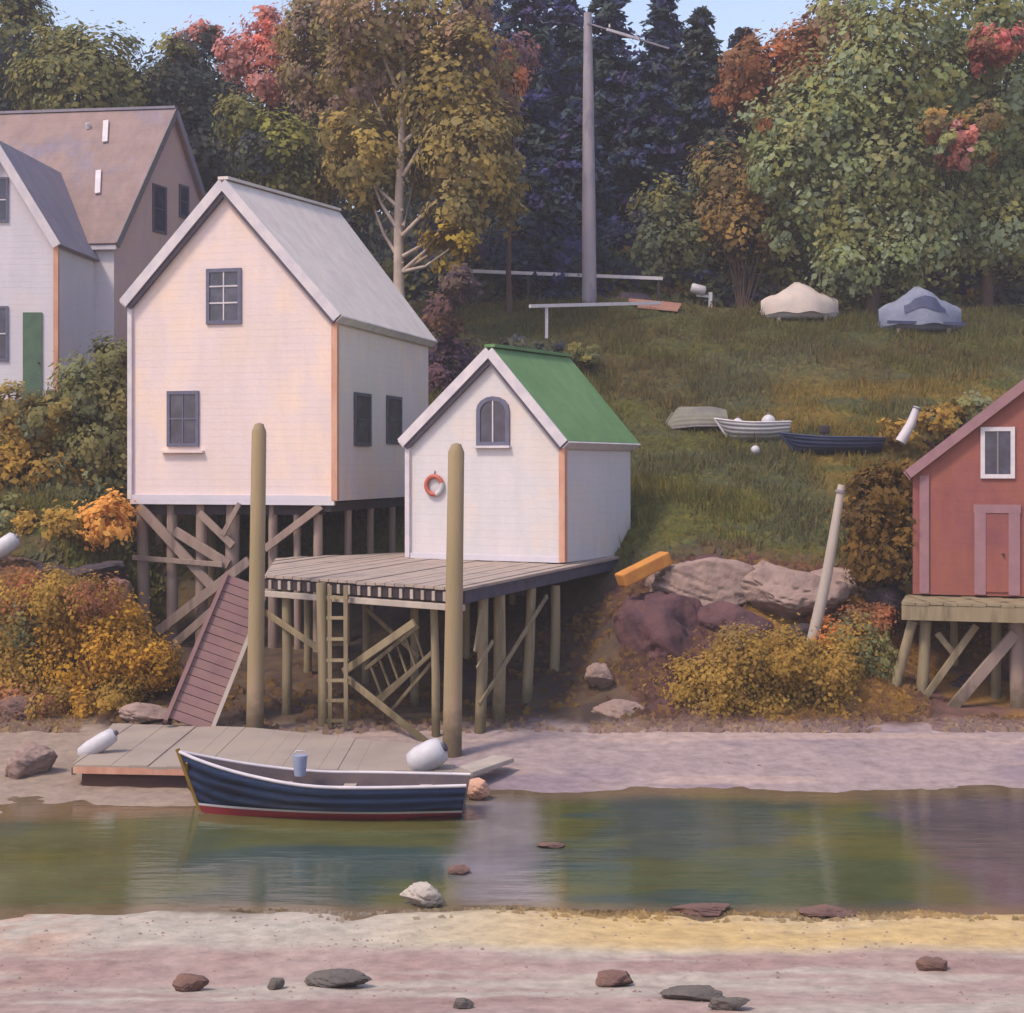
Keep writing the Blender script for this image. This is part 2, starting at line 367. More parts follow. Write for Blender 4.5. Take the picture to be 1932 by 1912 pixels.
def ground_colour(x, y):
    n1 = fbm(x * 0.5, y * 0.5, 5); n2 = fbm(x * 1.6 + 9, y * 1.6, 15); n3 = fbm(x * 0.16, y * 0.3 + 3, 25, 3)
    nst = fbm(x * 0.25, y * 1.6, 33, 4)
    def S(a, b, n): return sstep(a, b, n)
    one = np.ones_like(x)
    c_ = lambda t: lin(t)[None, :] * one[:, None]
    # near beach
    near = mixc(c_((186, 162, 152)), c_((176, 146, 138)), S(.4, .6, n1))
    near = mixc(near, c_((196, 182, 168)), S(.48, .62, nst))
    near = mixc(near, c_((198, 188, 172)), sstep(17.9, 18.6, y + 1.2 * (n1 - .5)) * .8)
    ysand = sstep(-3.5, 1.0, x + 3 * (n3 - .5)) * sstep(18.0, 18.7, y + (n1 - .5) * .8)
    near = mixc(near, c_((212, 194, 160)), ysand * .9)
    near = mixc(near, c_((216, 184, 128)), ysand * sstep(-2, 2, x) * S(.1, .42, nst) * .95)
    near = mixc(near, c_((206, 164, 140)), (1 - sstep(-6.2, -5.0, x)) * S(.4, .6, n2) * .7)
    near = mixc(near, c_((118, 104, 82)), sstep(20.0, 20.5, y + (n2 - .5) * .8))
    # channel bed + far flat
    flat = mixc(c_((172, 152, 150)), c_((154, 136, 142)), S(.4, .6, n1))
    flat = mixc(flat, c_((192, 168, 158)), S(.52, .62, nst) * .8)
    flat = mixc(flat, c_((164, 144, 128)), 1 - sstep(-6, -1, x))
    # bank
    bank = mixc(c_((124, 90, 82)), c_((98, 74, 66)), S(.4, .6, n2))
    bank = mixc(bank, c_((150, 112, 54)), np.clip(S(.5, .6, n1) * .8 * (1 - sstep(3, 3.6, x) * (1 - sstep(5.2, 6, x))) + .8 * (1 - sstep(-11, -9.8, x)) * S(.35, .5, n1), 0, 1))
    bank = mixc(bank, c_((100, 70, 76)), sstep(2.6, 3.4, x) * (1 - sstep(5.2, 6.2, x + (n2 - .5))) * .85)
    bank = mixc(bank, c_((160, 98, 54)), np.exp(-((x - 8.0) / .8) ** 2) * np.exp(-((y - 36.3) / .9) ** 2) * .9)
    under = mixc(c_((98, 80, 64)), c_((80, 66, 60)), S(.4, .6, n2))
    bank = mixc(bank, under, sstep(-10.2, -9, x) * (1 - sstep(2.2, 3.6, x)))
    # grass
    g = mixc(c_((84, 84, 52)), c_((98, 94, 54)), S(.4, .6, n1))
    g = mixc(g, c_((112, 110, 58)), (1 - sstep(45, 50, y)) * S(.35, .55, n2) * .9)
    g = mixc(g, c_((96, 76, 64)), S(.5, .6, n3) * .85 * sstep(46, 51, y))
    g = mixc(g, c_((88, 92, 82)), S(.53, .62, fbm(x * .22 + 7, y * .5, 45, 3)) * .8)
    g = mixc(g, c_((150, 118, 60)), S(.46, .58, fbm(x * .3 + 5, y * .7, 51)) * np.clip(np.exp(-((y - 49.5) / 1.6) ** 2) * sstep(6, 9, x) + sstep(8.5, 10, x) * (1 - sstep(52, 56, y)), 0, 1))
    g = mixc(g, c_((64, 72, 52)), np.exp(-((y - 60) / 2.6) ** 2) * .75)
    g = mixc(g, c_((146, 110, 60)), (1 - sstep(-12, -9.5, x)) * sstep(.45, .6, n1) * (1 - sstep(44, 47, y)))
    wood = c_((64, 60, 58))
    c = mixc(near, flat, sstep(21, 23, y))
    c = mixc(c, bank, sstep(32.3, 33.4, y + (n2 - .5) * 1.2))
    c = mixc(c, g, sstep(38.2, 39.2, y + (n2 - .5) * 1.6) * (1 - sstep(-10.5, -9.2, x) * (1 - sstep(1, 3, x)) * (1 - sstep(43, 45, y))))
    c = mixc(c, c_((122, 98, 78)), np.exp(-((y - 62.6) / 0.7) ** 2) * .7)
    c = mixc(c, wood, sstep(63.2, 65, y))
    return np.clip(c * 0.74, 0, 1)

def axis(pts):
    out = []
    for (a, b, st) in pts:
        out += list(np.arange(a, b, st))
    return np.array(out + [pts[-1][1]])
gx = axis([(-360, -120, 40), (-120, -32, 8), (-32, -18, .8), (-18, 16, .13), (16, 32, .8), (32, 120, 8), (120, 360, 40)])
gy = axis([(-80, 12, 2), (12, 15, .5), (15, 33, .1), (33, 42, .12), (42, 66, .3), (66, 140, 3), (140, 440, 30)])
XX, YY = np.meshgrid(gx, gy)
xf, yf = XX.ravel(), YY.ravel()
ZZ = ground_z(xf, yf)
def grid_mesh(name, x, y, z, nx, ny, col, m):
    me = bpy.data.meshes.new(name)
    n = nx * ny
    me.vertices.add(n)
    me.vertices.foreach_set('co', np.stack([x, y, z], 1).astype(np.float32).ravel())
    i = (np.arange(ny - 1)[:, None] * nx + np.arange(nx - 1)[None, :]).ravel()
    q = np.stack([i, i + 1, i + nx + 1, i + nx], 1).astype(np.int32)
    me.loops.add(q.size); me.polygons.add(len(q))
    me.loops.foreach_set('vertex_index', q.ravel())
    me.polygons.foreach_set('loop_start', np.arange(0, q.size, 4, dtype=np.int32))
    me.polygons.foreach_set('use_smooth', np.ones(len(q), bool))
    me.update()
    at = me.color_attributes.new('Col', 'FLOAT_COLOR', 'POINT')
    at.data.foreach_set('color', np.concatenate([col, np.ones((n, 1))], 1).astype(np.float32).ravel())
    me.materials.append(m)
    o = bpy.data.objects.new(name, me); COL.objects.link(o)
    return o
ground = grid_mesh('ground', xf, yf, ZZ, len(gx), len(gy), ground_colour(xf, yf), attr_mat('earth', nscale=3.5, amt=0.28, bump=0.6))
props(ground, kind='structure')

# ------------------------------------------------------------------ the water: green shallows, browner where thin
def water_material():
    m = attr_mat('water', rough=0.1, nscale=0.7, amt=0.25, bump=0)
    nt = m.node_tree; N = nt.nodes; L = nt.links; bs = N['Principled BSDF']
    bs.inputs['Specular IOR Level'].default_value = 0.5; bs.inputs['IOR'].default_value = 1.36
    tc = N.new('ShaderNodeTexCoord'); mp = N.new('ShaderNodeMapping'); mp.inputs['Scale'].default_value = (0.45, 1.7, 1)
    L.new(tc.outputs['Object'], mp.inputs[0])
    n1 = N.new('ShaderNodeTexNoise'); n1.inputs['Scale'].default_value = 2.3; n1.inputs['Detail'].default_value = 4; L.new(mp.outputs[0], n1.inputs['Vector'])
    bp = N.new('ShaderNodeBump'); bp.inputs['Strength'].default_value = 0.16; bp.inputs['Distance'].default_value = 0.06
    L.new(n1.outputs['Fac'], bp.inputs['Height']); L.new(bp.outputs[0], bs.inputs['Normal'])
    return m
wx = axis([(-355, -60, 59), (-60, -16, 2), (-16, 16, .2), (16, 60, 2), (60, 355, 59)]); wy = axis([(18.5, 31, .15)])
WX, WY = np.meshgrid(wx, wy); a_, b_ = WX.ravel(), WY.ravel()
dep = -ground_z(a_, b_)
nA = fbm(a_ * .3, b_ * .9, 61); nB = fbm(a_ * .35 + 4, b_ * .6, 71)
wc = mixc(lin((94, 94, 54))[None] * np.ones((len(a_), 1)), lin((78, 88, 60))[None] * np.ones((len(a_), 1)), sstep(.4, .6, nA))
wc = mixc(wc, lin((58, 78, 80))[None] * np.ones((len(a_), 1)), sstep(.55, .68, nB) * .75)
wc = mixc(wc, lin((104, 100, 68))[None] * np.ones((len(a_), 1)), (1 - sstep(-8, -2, a_)) * sstep(.4, .6, nA) * .5)
wc = mixc(wc, lin((98, 84, 92))[None] * np.ones((len(a_), 1)), sstep(6.2, 7.0, a_ + .8 * (nB - .5)) * .85)  # mauve reflection of the red shed and piles, painted into the water colour
wc = mixc(wc, lin((150, 138, 146))[None] * np.ones((len(a_), 1)), sstep(-1.1, -.5, a_ + .5 * (nB - .5)) * (1 - sstep(.1, .7, a_ + .5 * (nA - .5))) * .7)  # pale lilac stripe: the white houses' reflection painted into the water colour
wc = mixc(wc, lin((118, 100, 78))[None] * np.ones((len(a_), 1)), 1 - sstep(.02, .22, dep))
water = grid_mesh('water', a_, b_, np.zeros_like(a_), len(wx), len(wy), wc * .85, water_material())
props(water, kind='structure')

# ------------------------------------------------------------------ foliage
def leaf_mesh(name, c, nrm, size, col, parent=None, aspect=1.5, mat_=None):
    n = len(c)
    off = wloc(parent) if parent else Vector((0, 0, 0))
    nrm = nrm / (np.linalg.norm(nrm, axis=1, keepdims=True) + 1e-9)
    t = rng.normal(size=(n, 3)); t -= nrm * np.sum(t * nrm, 1, keepdims=True); t /= (np.linalg.norm(t, axis=1, keepdims=True) + 1e-9)
    b = np.cross(nrm, t)
    s = size[:, None] * 0.5
    v = np.stack([c - t * s * aspect, c - b * s + t * s * .15, c + t * s * aspect, c + b * s + t * s * .15], 1)
    v = v.reshape(-1, 3) - np.array(off)[None]
    me = bpy.data.meshes.new(name)
    me.vertices.add(4 * n); me.vertices.foreach_set('co', v.astype(np.float32).ravel())
    me.loops.add(4 * n); me.polygons.add(n)
    me.loops.foreach_set('vertex_index', np.arange(4 * n, dtype=np.int32))
    me.polygons.foreach_set('loop_start', np.arange(0, 4 * n, 4, dtype=np.int32))
    me.update()
    at = me.color_attributes.new('Col', 'FLOAT_COLOR', 'POINT')
    cc = np.repeat(np.concatenate([col, np.ones((n, 1))], 1), 4, axis=0)
    at.data.foreach_set('color', cc.astype(np.float32).ravel())
    me.materials.append(mat_ or LEAF)
    o = bpy.data.objects.new(name, me); COL.objects.link(o)
    if parent: o.parent = parent
    return o

LEAFK = 1.8
BLOB = 1.2
LS = 0.62
def blob_leaves(blobs, density, lsize):
    density = density * 1.45; lsize = lsize * LS
    return _blob_leaves(blobs, density, lsize)

def _blob_leaves(blobs, density, lsize):
    """blobs: (centre, (rx,ry,rz), colour list). Leaves gathered in clumps near the surface of each blob."""
    C, Nn, S, K = [], [], [], []
    for (ctr, r, cols) in blobs:
        ctr = np.array(ctr); r = np.array(r) * BLOB
        area = 4 * math.pi * (r[0] * r[1] + r[1] * r[2] + r[0] * r[2]) / 3
        n = int(area * density / lsize ** 2)
        nc = max(10, int(n / 55))
        d = rng.normal(size=(nc, 3)); d /= np.linalg.norm(d, axis=1, keepdims=True)
        cc = d * (0.62 + 0.36 * rng.random((nc, 1)))
        ctone = 0.8 + 0.42 * rng.random(nc)
        ccol = np.array([lin(cols[k]) for k in rng.integers(0, len(cols), nc)])
        i = rng.integers(0, nc, n)
        spread = 0.13 + 0.1 * rng.random((n, 1))
        q = cc[i] + rng.normal(size=(n, 3)) * spread
        C.append(ctr + q * r)
        nn = q / (np.linalg.norm(q, axis=1, keepdims=True) + 1e-6) * 1.0 + rng.normal(size=(n, 3)) * 0.24 + np.array([-.1, -.25, .3])
        Nn.append(nn); S.append(lsize * (0.45 + 1.5 * rng.random(n) ** 2.2))
        K.append(ccol[i] * (ctone[i] * (0.92 + 0.16 * rng.random(n)))[:, None] * LEAFK)
    return np.concatenate(C), np.concatenate(Nn), np.concatenate(S), np.clip(np.concatenate(K), 0, 0.9)

def px_blobs(bl, d, dj=0.8):
    """crown masses given where the viewer sees them, at the tree's own distance, with depth"""
    out = []
    for b in bl:
        px, py, rp, cols = b[:4]
        dd = d + (b[4] if len(b) > 4 else random.uniform(-dj, dj))
        ry = b[5] if len(b) > 5 else rp
        c = P(px, py, dd)
        out.append((c, (rp / F * dd, max(1.0, .8 * (rp + ry) * .5 / F * dd), ry / F * dd), cols))
    return out

def tree(label, px, d, bl, bark, tr=0.16, dens=1.15, ls=0.26, group='trees on the hill behind the shore', lean=0.0, name='tree', limbs=True, top=None):
    x = PX(px, d); z = G(x, d)
    t = thing(name, label, 'tree', (x, d, z), group)
    blobs = px_blobs(bl, d)
    mb = MB()
    zt = max(b[0].z for b in blobs) if top is None else top
    H = zt - z
    pts = [Vector((x + lean * H * k * k + .12 * math.sin(5 * k + px), d + .1 * math.sin(4 * k), z - .3 + (H + .3) * k)) for k in (0, .2, .4, .6, .8, 1)]
    mb.tube(pts, [tr * 1.25, tr, tr * .85, tr * .7, tr * .5, tr * .25], 9)
    if limbs:
        for b in blobs:
            k = min(.9, max(.25, (b[0].z - z) / H - .25))
            a = pts[0].lerp(pts[-1], k)
            m_ = a.lerp(b[0], .5) + Vector((0, 0, -.1 * (b[0] - a).length))
            mb.tube([a, m_, b[0]], [tr * .4, tr * .28, tr * .1], 6)
    mb.build('trunk', bark, t)
    leaf_mesh('crown', *blob_leaves(blobs, dens, ls), t)
    return t

def conifer(label, px, d, top_py, R, cols, group='dark conifers behind the utility pole', bark=None, n_br=230, ls=0.24, low=0.1):
    x = PX(px, d); z = G(x, d); H = P(px, top_py, d).z - z
    t = thing('conifer', label, 'tree', (x, d, z), group)
    MB().tube([(x, d, z - .3), (x, d, z + H * .5), (x, d, z + H * .98)], [.22, .14, .03], 8).build('trunk', bark or bark_dark, t)
    C, Nn, S, K = [], [], [], []
    for i in range(n_br):
        k = low + (1 - low) * ((i + .5) / n_br) ** 0.85
        L = R * (1 - k) ** .75 * random.uniform(.65, 1.1) + .25
        a = random.uniform(0, 2 * math.pi)
        m = int(16 + 46 * L / R)
        s = rng.random(m) ** .7
        jx = rng.normal(size=(m, 3)) * (0.12 + .13 * L * .3)
        px_ = x + math.cos(a) * L * s + jx[:, 0]; py_ = d + math.sin(a) * L * s + jx[:, 1]
        pz_ = z + H * k - .28 * L * s ** 1.6 + jx[:, 2] * .5
        C.append(np.stack([px_, py_, pz_], 1))
        Nn.append(np.array([math.cos(a) * .3, math.sin(a) * .3 - .2, .8])[None] + rng.normal(size=(m, 3)) * .5)
        S.append(ls * (.6 + .7 * rng.random(m)))
        K.append(lin(random.choice(cols))[None] * (random.uniform(.7, 1.3) * (.85 + .3 * rng.random(m)))[:, None] * LEAFK)
    leaf_mesh('crown', np.concatenate(C), np.concatenate(Nn), np.concatenate(S), np.clip(np.concatenate(K), 0, .9), t, 1.9)
    return t

def bush(label, px, d, bl, ls=0.17, dens=1.15, group='bushes on the bank', name='bush', cat='bush', sink=0.2):
    x = PX(px, d); z = G(x, d)
    t = thing(name, label, cat, (x, d, z), group)
    blobs = px_blobs(bl, d, .3)
    mb = MB()
    for b in blobs:
        for k in range(3):
            e = Vector(b[0]) + Vector((random.uniform(-.4, .4) * b[1][0], 0, random.uniform(-.3, .5) * b[1][2]))
            mb.tube([(x + random.uniform(-.15, .15), d, z - sink), ((x + e.x) / 2, (d + e.y) / 2, (z + e.z) / 2 + .1), e], [.045, .03, .012], 5)
    mb.build('stem', bark_brown, t)
    leaf_mesh('foliage', *blob_leaves(blobs, dens, ls), t)
    return t

OLIVE = [(116, 104, 66), (122, 106, 64), (108, 98, 66), (126, 108, 60)]
OLIVED = [(96, 94, 60), (86, 88, 62), (104, 98, 58)]
DARK = [(62, 66, 60), (54, 60, 58), (70, 70, 58), (56, 58, 62)]
BLUE = [(52, 58, 80), (56, 56, 90), (46, 54, 74), (54, 64, 74), (64, 56, 82), (60, 68, 66)]
GREEN = [(108, 112, 74), (100, 108, 72), (114, 112, 76), (106, 104, 62), (110, 118, 92)]
RED = [(152, 102, 94), (146, 94, 84), (150, 108, 104)]
ORANGE = [(122, 82, 56), (114, 76, 54), (130, 82, 56), (108, 80, 58)]
MAUVE = [(120, 98, 80), (110, 96, 72), (126, 104, 84), (108, 90, 82)]
BROWN = [(110, 88, 54), (120, 96, 56), (98, 84, 58)]
DBROWN = [(84, 64, 34), (74, 58, 36), (92, 70, 36)]
OCHRE = [(144, 108, 42), (136, 100, 40), (152, 114, 44), (122, 92, 46)]
OCHRED = [(124, 100, 50), (114, 90, 46), (132, 104, 50)]
SAGE = [(98, 96, 62), (90, 90, 62), (104, 98, 62), (94, 96, 72)]

# background wood on the hilltop: each crown still a tree
bgx = [(-60, 150, 92, DARK), (70, 150, 96, OLIVED), (200, 190, 92, OLIVED), (300, 200, 96, DARK), (410, 210, 90, DARK), (560, 190, 94, DARK), (690, 130, 98, OLIVED), (820, 110, 92, DARK), (930, 200, 98, BLUE), (1060, 130, 98, BLUE), (1130, 120, 96, BLUE), (1000, 120, 96, BLUE), (1260, 130, 93, BLUE), (1380, 160, 95, DARK),
       (1190, 190, 95, BLUE), (1320, 240, 97, DARK), (1440, 260, 92, DARK), (1570, 210, 95, OLIVED), (1700, 150, 97, OLIVED), (1830, 120, 92, OLIVED), (1960, 140, 95, OLIVED)]
bg_words = ['far left above the grey house roof', 'behind the ridge of the grey house', 'under the sky gap on the left', 'behind the gable of the grey house', 'behind the red maple', 'just right of the red maple',
            'behind the left of the golden tree', 'behind the right of the golden tree', 'right of the golden tree', 'left of the utility pole', 'just behind the utility pole', 'further left of the utility pole', 'behind the narrow tall conifer', 'behind the conifers by the sky gap', 'right of the utility pole', 'under the sky gap on the right',
            'behind the orange tree', 'behind the left of the big green tree', 'behind the big green tree top', 'behind the far right trees', 'at the right edge of the wood']
for (px, py, d, c), w in zip(bgx, bg_words):
    tree('dark background tree standing ' + w, px, d,
         [(px - 40, py + 120, 95, c), (px + 45, py + 150, 95, c), (px, py + 30, 80, c), (px - 10, py + 260, 110, c), (px + 20, py + 370, 110, DARK)], bark_dark, .25, .75, .5,
         group='background trees on the hilltop')

# left trees
tree('tall dark olive tree at the left edge above the grey house', 10, 74, [(15, 60, 70, OLIVED), (-30, 130, 90, DARK), (50, 170, 70, OLIVED), (0, 230, 80, DARK), (40, 10, 40, DARK)], bark_dark)
tree('rounded olive tree behind the ridge of the grey house', 155, 70, [(120, 105, 52, OLIVED), (190, 120, 60, OLIVED), (150, 180, 85, OLIVED), (90, 160, 60, OLIVED), (235, 165, 50, OLIVED)], bark_dark)
tree('dark green tree between the grey house gable and red maple', 305, 72, [(300, 160, 52, DARK), (350, 190, 60, DARK), (280, 210, 60, DARK), (350, 260, 75, DARK), (400, 300, 60, DARK), (325, 110, 34, OLIVED)], bark_dark)
tree('dark tree with rusty red tips left of the pink maple', 385, 75, [(365, 95, 38, [(140, 96, 90), (120, 86, 80), (84, 76, 74)]), (400, 130, 50, DARK), (350, 140, 45, DARK), (400, 190, 60, DARK), (440, 220, 50, DARK), (390, 70, 24, RED + DARK)], bark_dark)
tree('small maple with pinkish red autumn leaves under the sky', 490, 69, [(500, 55, 34, RED), (465, 105, 44, RED), (515, 110, 38, RED), (500, 160, 34, RED), (438, 92, 22, RED), (520, 75, 30, [(186, 104, 80), (190, 112, 100)])], bark_brown, .1, 1.1, .22)
tree('rounded olive green tree above the cream house ridge', 520, 62, [(510, 275, 58, [(114, 112, 58), (104, 104, 60), (120, 116, 62)]), (455, 230, 40, OLIVED), (570, 285, 50, OLIVED), (540, 330, 55, OLIVED), (480, 300, 45, DARK)], bark_dark, .12, 1.1, .22)
tree('dark green tree filling the gap beside the red maple', 565, 70, [(575, 180, 50, DARK), (545, 220, 50, DARK), (600, 240, 60, DARK), (590, 120, 45, MAUVE + DARK)], bark_dark)
tree('mauve brown thin tree at the left of the golden tree', 620, 64, [(600, 70, 60, MAUVE), (640, 150, 60, MAUVE), (605, 20, 55, MAUVE), (650, 230, 55, MAUVE), (640, 300, 50, MAUVE + OLIVE), (580, 130, 50, MAUVE + OLIVE), (620, 190, 60, MAUVE), (570, 70, 45, OLIVE + MAUVE), (660, 80, 60, MAUVE + OLIVE), (600, 330, 50, OLIVE)], bark_brown, .1, .9, .22)
# the golden tree
tree('big golden olive tree with pale trunk behind the cream house', 757, 58,
     [(700, 30, 80, OLIVE + MAUVE), (800, 60, 85, OLIVE + MAUVE), (690, 150, 70, OLIVE + MAUVE, 1.2), (830, 180, 85, OLIVE), (890, 110, 60, MAUVE + OLIVE), (680, 290, 62, OLIVE), (790, 290, 75, OLIVE, 1.8), (880, 280, 80, OLIVE), (920, 370, 62, OLIVE),
      (690, 350, 46, OLIVE, 1.0), (850, 400, 52, OLIVE, -1.0), (848, 470, 44, [(140, 118, 50), (134, 112, 48)], -1), (880, 20, 50, MAUVE), (760, 220, 70, OLIVE, 2.2), (640, 250, 36, OLIVE), (945, 330, 40, OLIVE)], bark_pale, .22, 1.0, .24, name='golden_tree', top=P(757, 60, 58).z)
tree('slim brown trunked tree with an orange tuft of leaves', 965, 61, [(965, 140, 30, [(196, 128, 92), (150, 104, 84)]), (950, 180, 34, MAUVE), (975, 105, 32, [(100, 78, 84), (120, 84, 80)]), (945, 240, 38, OLIVE), (965, 395, 24, OLIVE)], bark_brown, .11, 1.0, .2, limbs=False)
# conifers
for (px, d, top, R, lab) in [(905, 72, -60, 3.6, 'dark blue conifer right behind the golden tree top'), (985, 69, -90, 3.9, 'tall dark conifer between golden tree and utility pole'), (1062, 73, -70, 4.0, 'tall dark conifer close left of the utility pole'),
                             (1150, 70, -60, 3.9, 'tall dark conifer close right of the utility pole'), (1250, 74, -30, 3.0, 'narrow conifer poking highest into the sky by the sky gap'), (1225, 68, 120, 3.2, 'bluish conifer in front of the narrow tall one'),
                             (1320, 71, 20, 3.8, 'dark conifer under the right sky gap'), (1405, 69, 55, 3.8, 'dark conifer beside the orange tree'), (1090, 66, 190, 2.6, 'shorter dark conifer just behind the utility pole'),
                             (1020, 65, 300, 2.6, 'short bluish conifer left of the pole behind the railing'), (1350, 66, 250, 2.8, 'short green blue conifer right of the pole')]:
    conifer(lab, px, d, top, R, BLUE if px < 1300 else BLUE[:1] + DARK + [(72, 84, 84)])
# shrubs at the crest
bush('rounded olive shrub at the crest right of the utility pole', 1255, 64.5, [(1250, 395, 48, OLIVED), (1240, 460, 60, [(86, 88, 66), (78, 84, 68)]), (1290, 470, 45, OLIVED)], .22, 1.0, 'shrubs along the crest')
bush('brown olive shrub at the crest below the orange tree', 1400, 64, [(1370, 330, 55, OLIVED + BROWN), (1420, 360, 62, BROWN), (1400, 430, 60, BROWN), (1470, 410, 50, BROWN), (1350, 400, 40, BROWN)], .22, 1.0, 'shrubs along the crest')
bush('dark blue green shrub behind the white railing', 1050, 64.5, [(1000, 470, 50, BLUE), (1070, 480, 48, BLUE), (930, 480, 50, BLUE), (1170, 480, 50, BLUE)], .22, .9, 'shrubs along the crest')
bush('dark maroon bush behind the right eave of the cream house', 845, 54, [(842, 600, 34, [(88, 66, 62), (76, 58, 66), (104, 78, 62)]), (850, 680, 42, [(76, 54, 64), (66, 54, 70)]), (835, 730, 40, [(70, 56, 70), (84, 62, 66)]), (870, 545, 32, [(92, 76, 66), (72, 60, 66)])], .18, 1.1, 'shrubs along the crest')
# right trees
tree('orange brown tree at the left of the big green tree', 1455, 66, [(1460, 130, 55, ORANGE), (1510, 90, 50, ORANGE), (1420, 160, 42, ORANGE), (1500, 180, 50, ORANGE), (1540, 60, 40, ORANGE + MAUVE), (1470, 220, 40, ORANGE), (1570, 20, 50, MAUVE), (1405, 120, 40, ORANGE), (1440, 190, 44, ORANGE), (1530, 140, 50, ORANGE), (1380, 180, 30, ORANGE)], bark_brown, .14, 1.0, .24, top=P(1455, 110, 66).z)
tree('big sage green tree filling the upper right', 1650, 62,
     [(1560, 250, 85, GREEN), (1650, 150, 95, GREEN), (1560, 350, 80, GREEN), (1680, 300, 105, GREEN), (1620, 60, 70, GREEN + MAUVE), (1700, 50, 80, GREEN), (1500, 280, 50, GREEN), (1620, 440, 85, GREEN), (1720, 430, 85, GREEN), (1760, 140, 70, GREEN), (1450, 250, 50, GREEN), (1470, 320, 48, GREEN), (1540, 180, 60, GREEN + OLIVE), (1600, 500, 60, GREEN), (1500, 430, 46, GREEN), (1690, 500, 60, GREEN)], bark_brown, .28, .95, .26, name='green_tree')
tree('light green tree at the right edge behind the red shed', 1860, 64, [(1830, 160, 75, GREEN), (1900, 200, 80, GREEN), (1840, 320, 80, GREEN), (1930, 330, 80, GREEN), (1800, 420, 75, GREEN), (1890, 440, 75, GREEN), (1860, 40, 70, GREEN), (1960, 60, 80, GREEN), (1790, 30, 60, GREEN)], bark_brown, .24, .9, .26, name='green_tree')
tree('young maple with coral red leaves in the green trees', 1795, 65.5, [(1795, 258, 22, RED, -6), (1765, 235, 24, RED + BROWN, -6), (1835, 235, 34, BROWN, -6), (1808, 292, 22, RED, -6), (1845, 280, 30, BROWN + GREEN, -6), (1820, 265, 18, RED, -6), (1778, 275, 16, RED + GREEN, -6), (1855, 225, 24, BROWN + GREEN, -6)], bark_brown, .09, 1.0, .22)
tree('red leaved maple at the upper right edge', 1880, 66, [(1868, 80, 24, [(146, 84, 80), (150, 92, 86)], -5), (1890, 100, 18, [(146, 84, 80), (128, 90, 66)], -5), (1845, 78, 18, [(146, 84, 80), (118, 92, 66)], -5), (1908, 80, 24, [(146, 84, 80), (128, 78, 66)], -5), (1855, 105, 24, [(146, 84, 80), (116, 78, 68)], -5)], bark_brown, .09, 1.0, .22)
bush('sage green shrub at the foot of the big green tree', 1510, 65.5, [(1430, 525, 34, GREEN), (1490, 505, 42, GREEN), (1560, 490, 50, GREEN), (1610, 500, 40, BROWN + GREEN)], .2, 1.0, 'shrubs along the crest')
bush('yellow green shrub behind the grey blue boat', 1750, 65.8, [(1680, 520, 40, GREEN + BROWN), (1760, 505, 46, OLIVE + GREEN), (1840, 510, 46, GREEN), (1910, 510, 46, OLIVE + BROWN)], .2, 1.0, 'shrubs along the crest')

# left bank bushes
bush('grey green bush against the left wall of the cream house', 190, 43.5, [(200, 690, 48, SAGE), (160, 740, 52, SAGE), (225, 760, 48, SAGE), (190, 830, 62, SAGE), (150, 890, 62, SAGE), (215, 900, 52, SAGE), (225, 690, 30, SAGE)], .17, 1.1, 'bushes on the left bank')
bush('olive bush sloping down at the left edge', 50, 43, [(40, 830, 60, OCHRED), (90, 790, 45, OLIVE + SAGE), (20, 900, 60, OCHRED), (95, 900, 60, OCHRED + SAGE), (30, 770, 34, OLIVE), (90, 960, 48, OCHRED)], .17, 1.0, 'bushes on the left bank')
bush('orange ochre shrub under the grey green bush', 150, 40.2, [(200, 985, 42, [(176, 128, 66), (160, 116, 60)]), (130, 1000, 38, OCHRED), (60, 1010, 42, OCHRED), (10, 985, 36, SAGE)], .15, 1.0, 'bushes on the left bank')
bush('golden ochre bush on the shore left of the cream house piles', 150, 35.2, [(200, 1185, 62, OCHRE), (110, 1190, 62, OCHRE), (40, 1180, 55, OCHRED + SAGE), (230, 1240, 58, OCHRE), (140, 1260, 62, OCHRE), (50, 1270, 55, OCHRED), (290, 1255, 40, OCHRE), (40, 1130, 46, OCHRED + ORANGE), (110, 1130, 46, OCHRED), (180, 1130, 40, OCHRED + ORANGE), (10, 1230, 50, OCHRED)], .085, 1.0, 'golden bushes on the shore')
bush('rusty low bush at the left edge above the mud', 30, 34.2, [(30, 1320, 40, [(150, 104, 76), (138, 98, 66)]), (100, 1325, 34, OCHRED + ORANGE), (170, 1325, 30, OCHRE), (230, 1310, 30, OCHRED)], .085, 1.0, 'golden bushes on the shore')
for w_, px, d, bl in (
                      ('dark green low shrub behind the green roof ridge', 1000, 55, [(960, 640, 34, DARK), (1030, 650, 34, DARK), (1090, 645, 30, OLIVED)]),
                      ('yellow ochre shrub in the grass above the red shed', 1800, 47, [(1760, 770, 36, OCHRED), (1830, 750, 40, OCHRED + SAGE), (1690, 790, 30, OCHRED)]),
                      ('brown low bush on the grass behind the leaning white pole', 1600, 41.5, [(1600, 940, 34, BROWN), (1575, 985, 34, BROWN + OCHRED)])):
    bush(w_, px, d, [(a, b + 20, r * .95, c, 0, r * .55) for a, b, r, c in bl] + [(a + 18, b + 34, r * .6, c, -.4, r * .3) for a, b, r, c in bl], .16, 1.0, 'low shrubs on the grass slope')
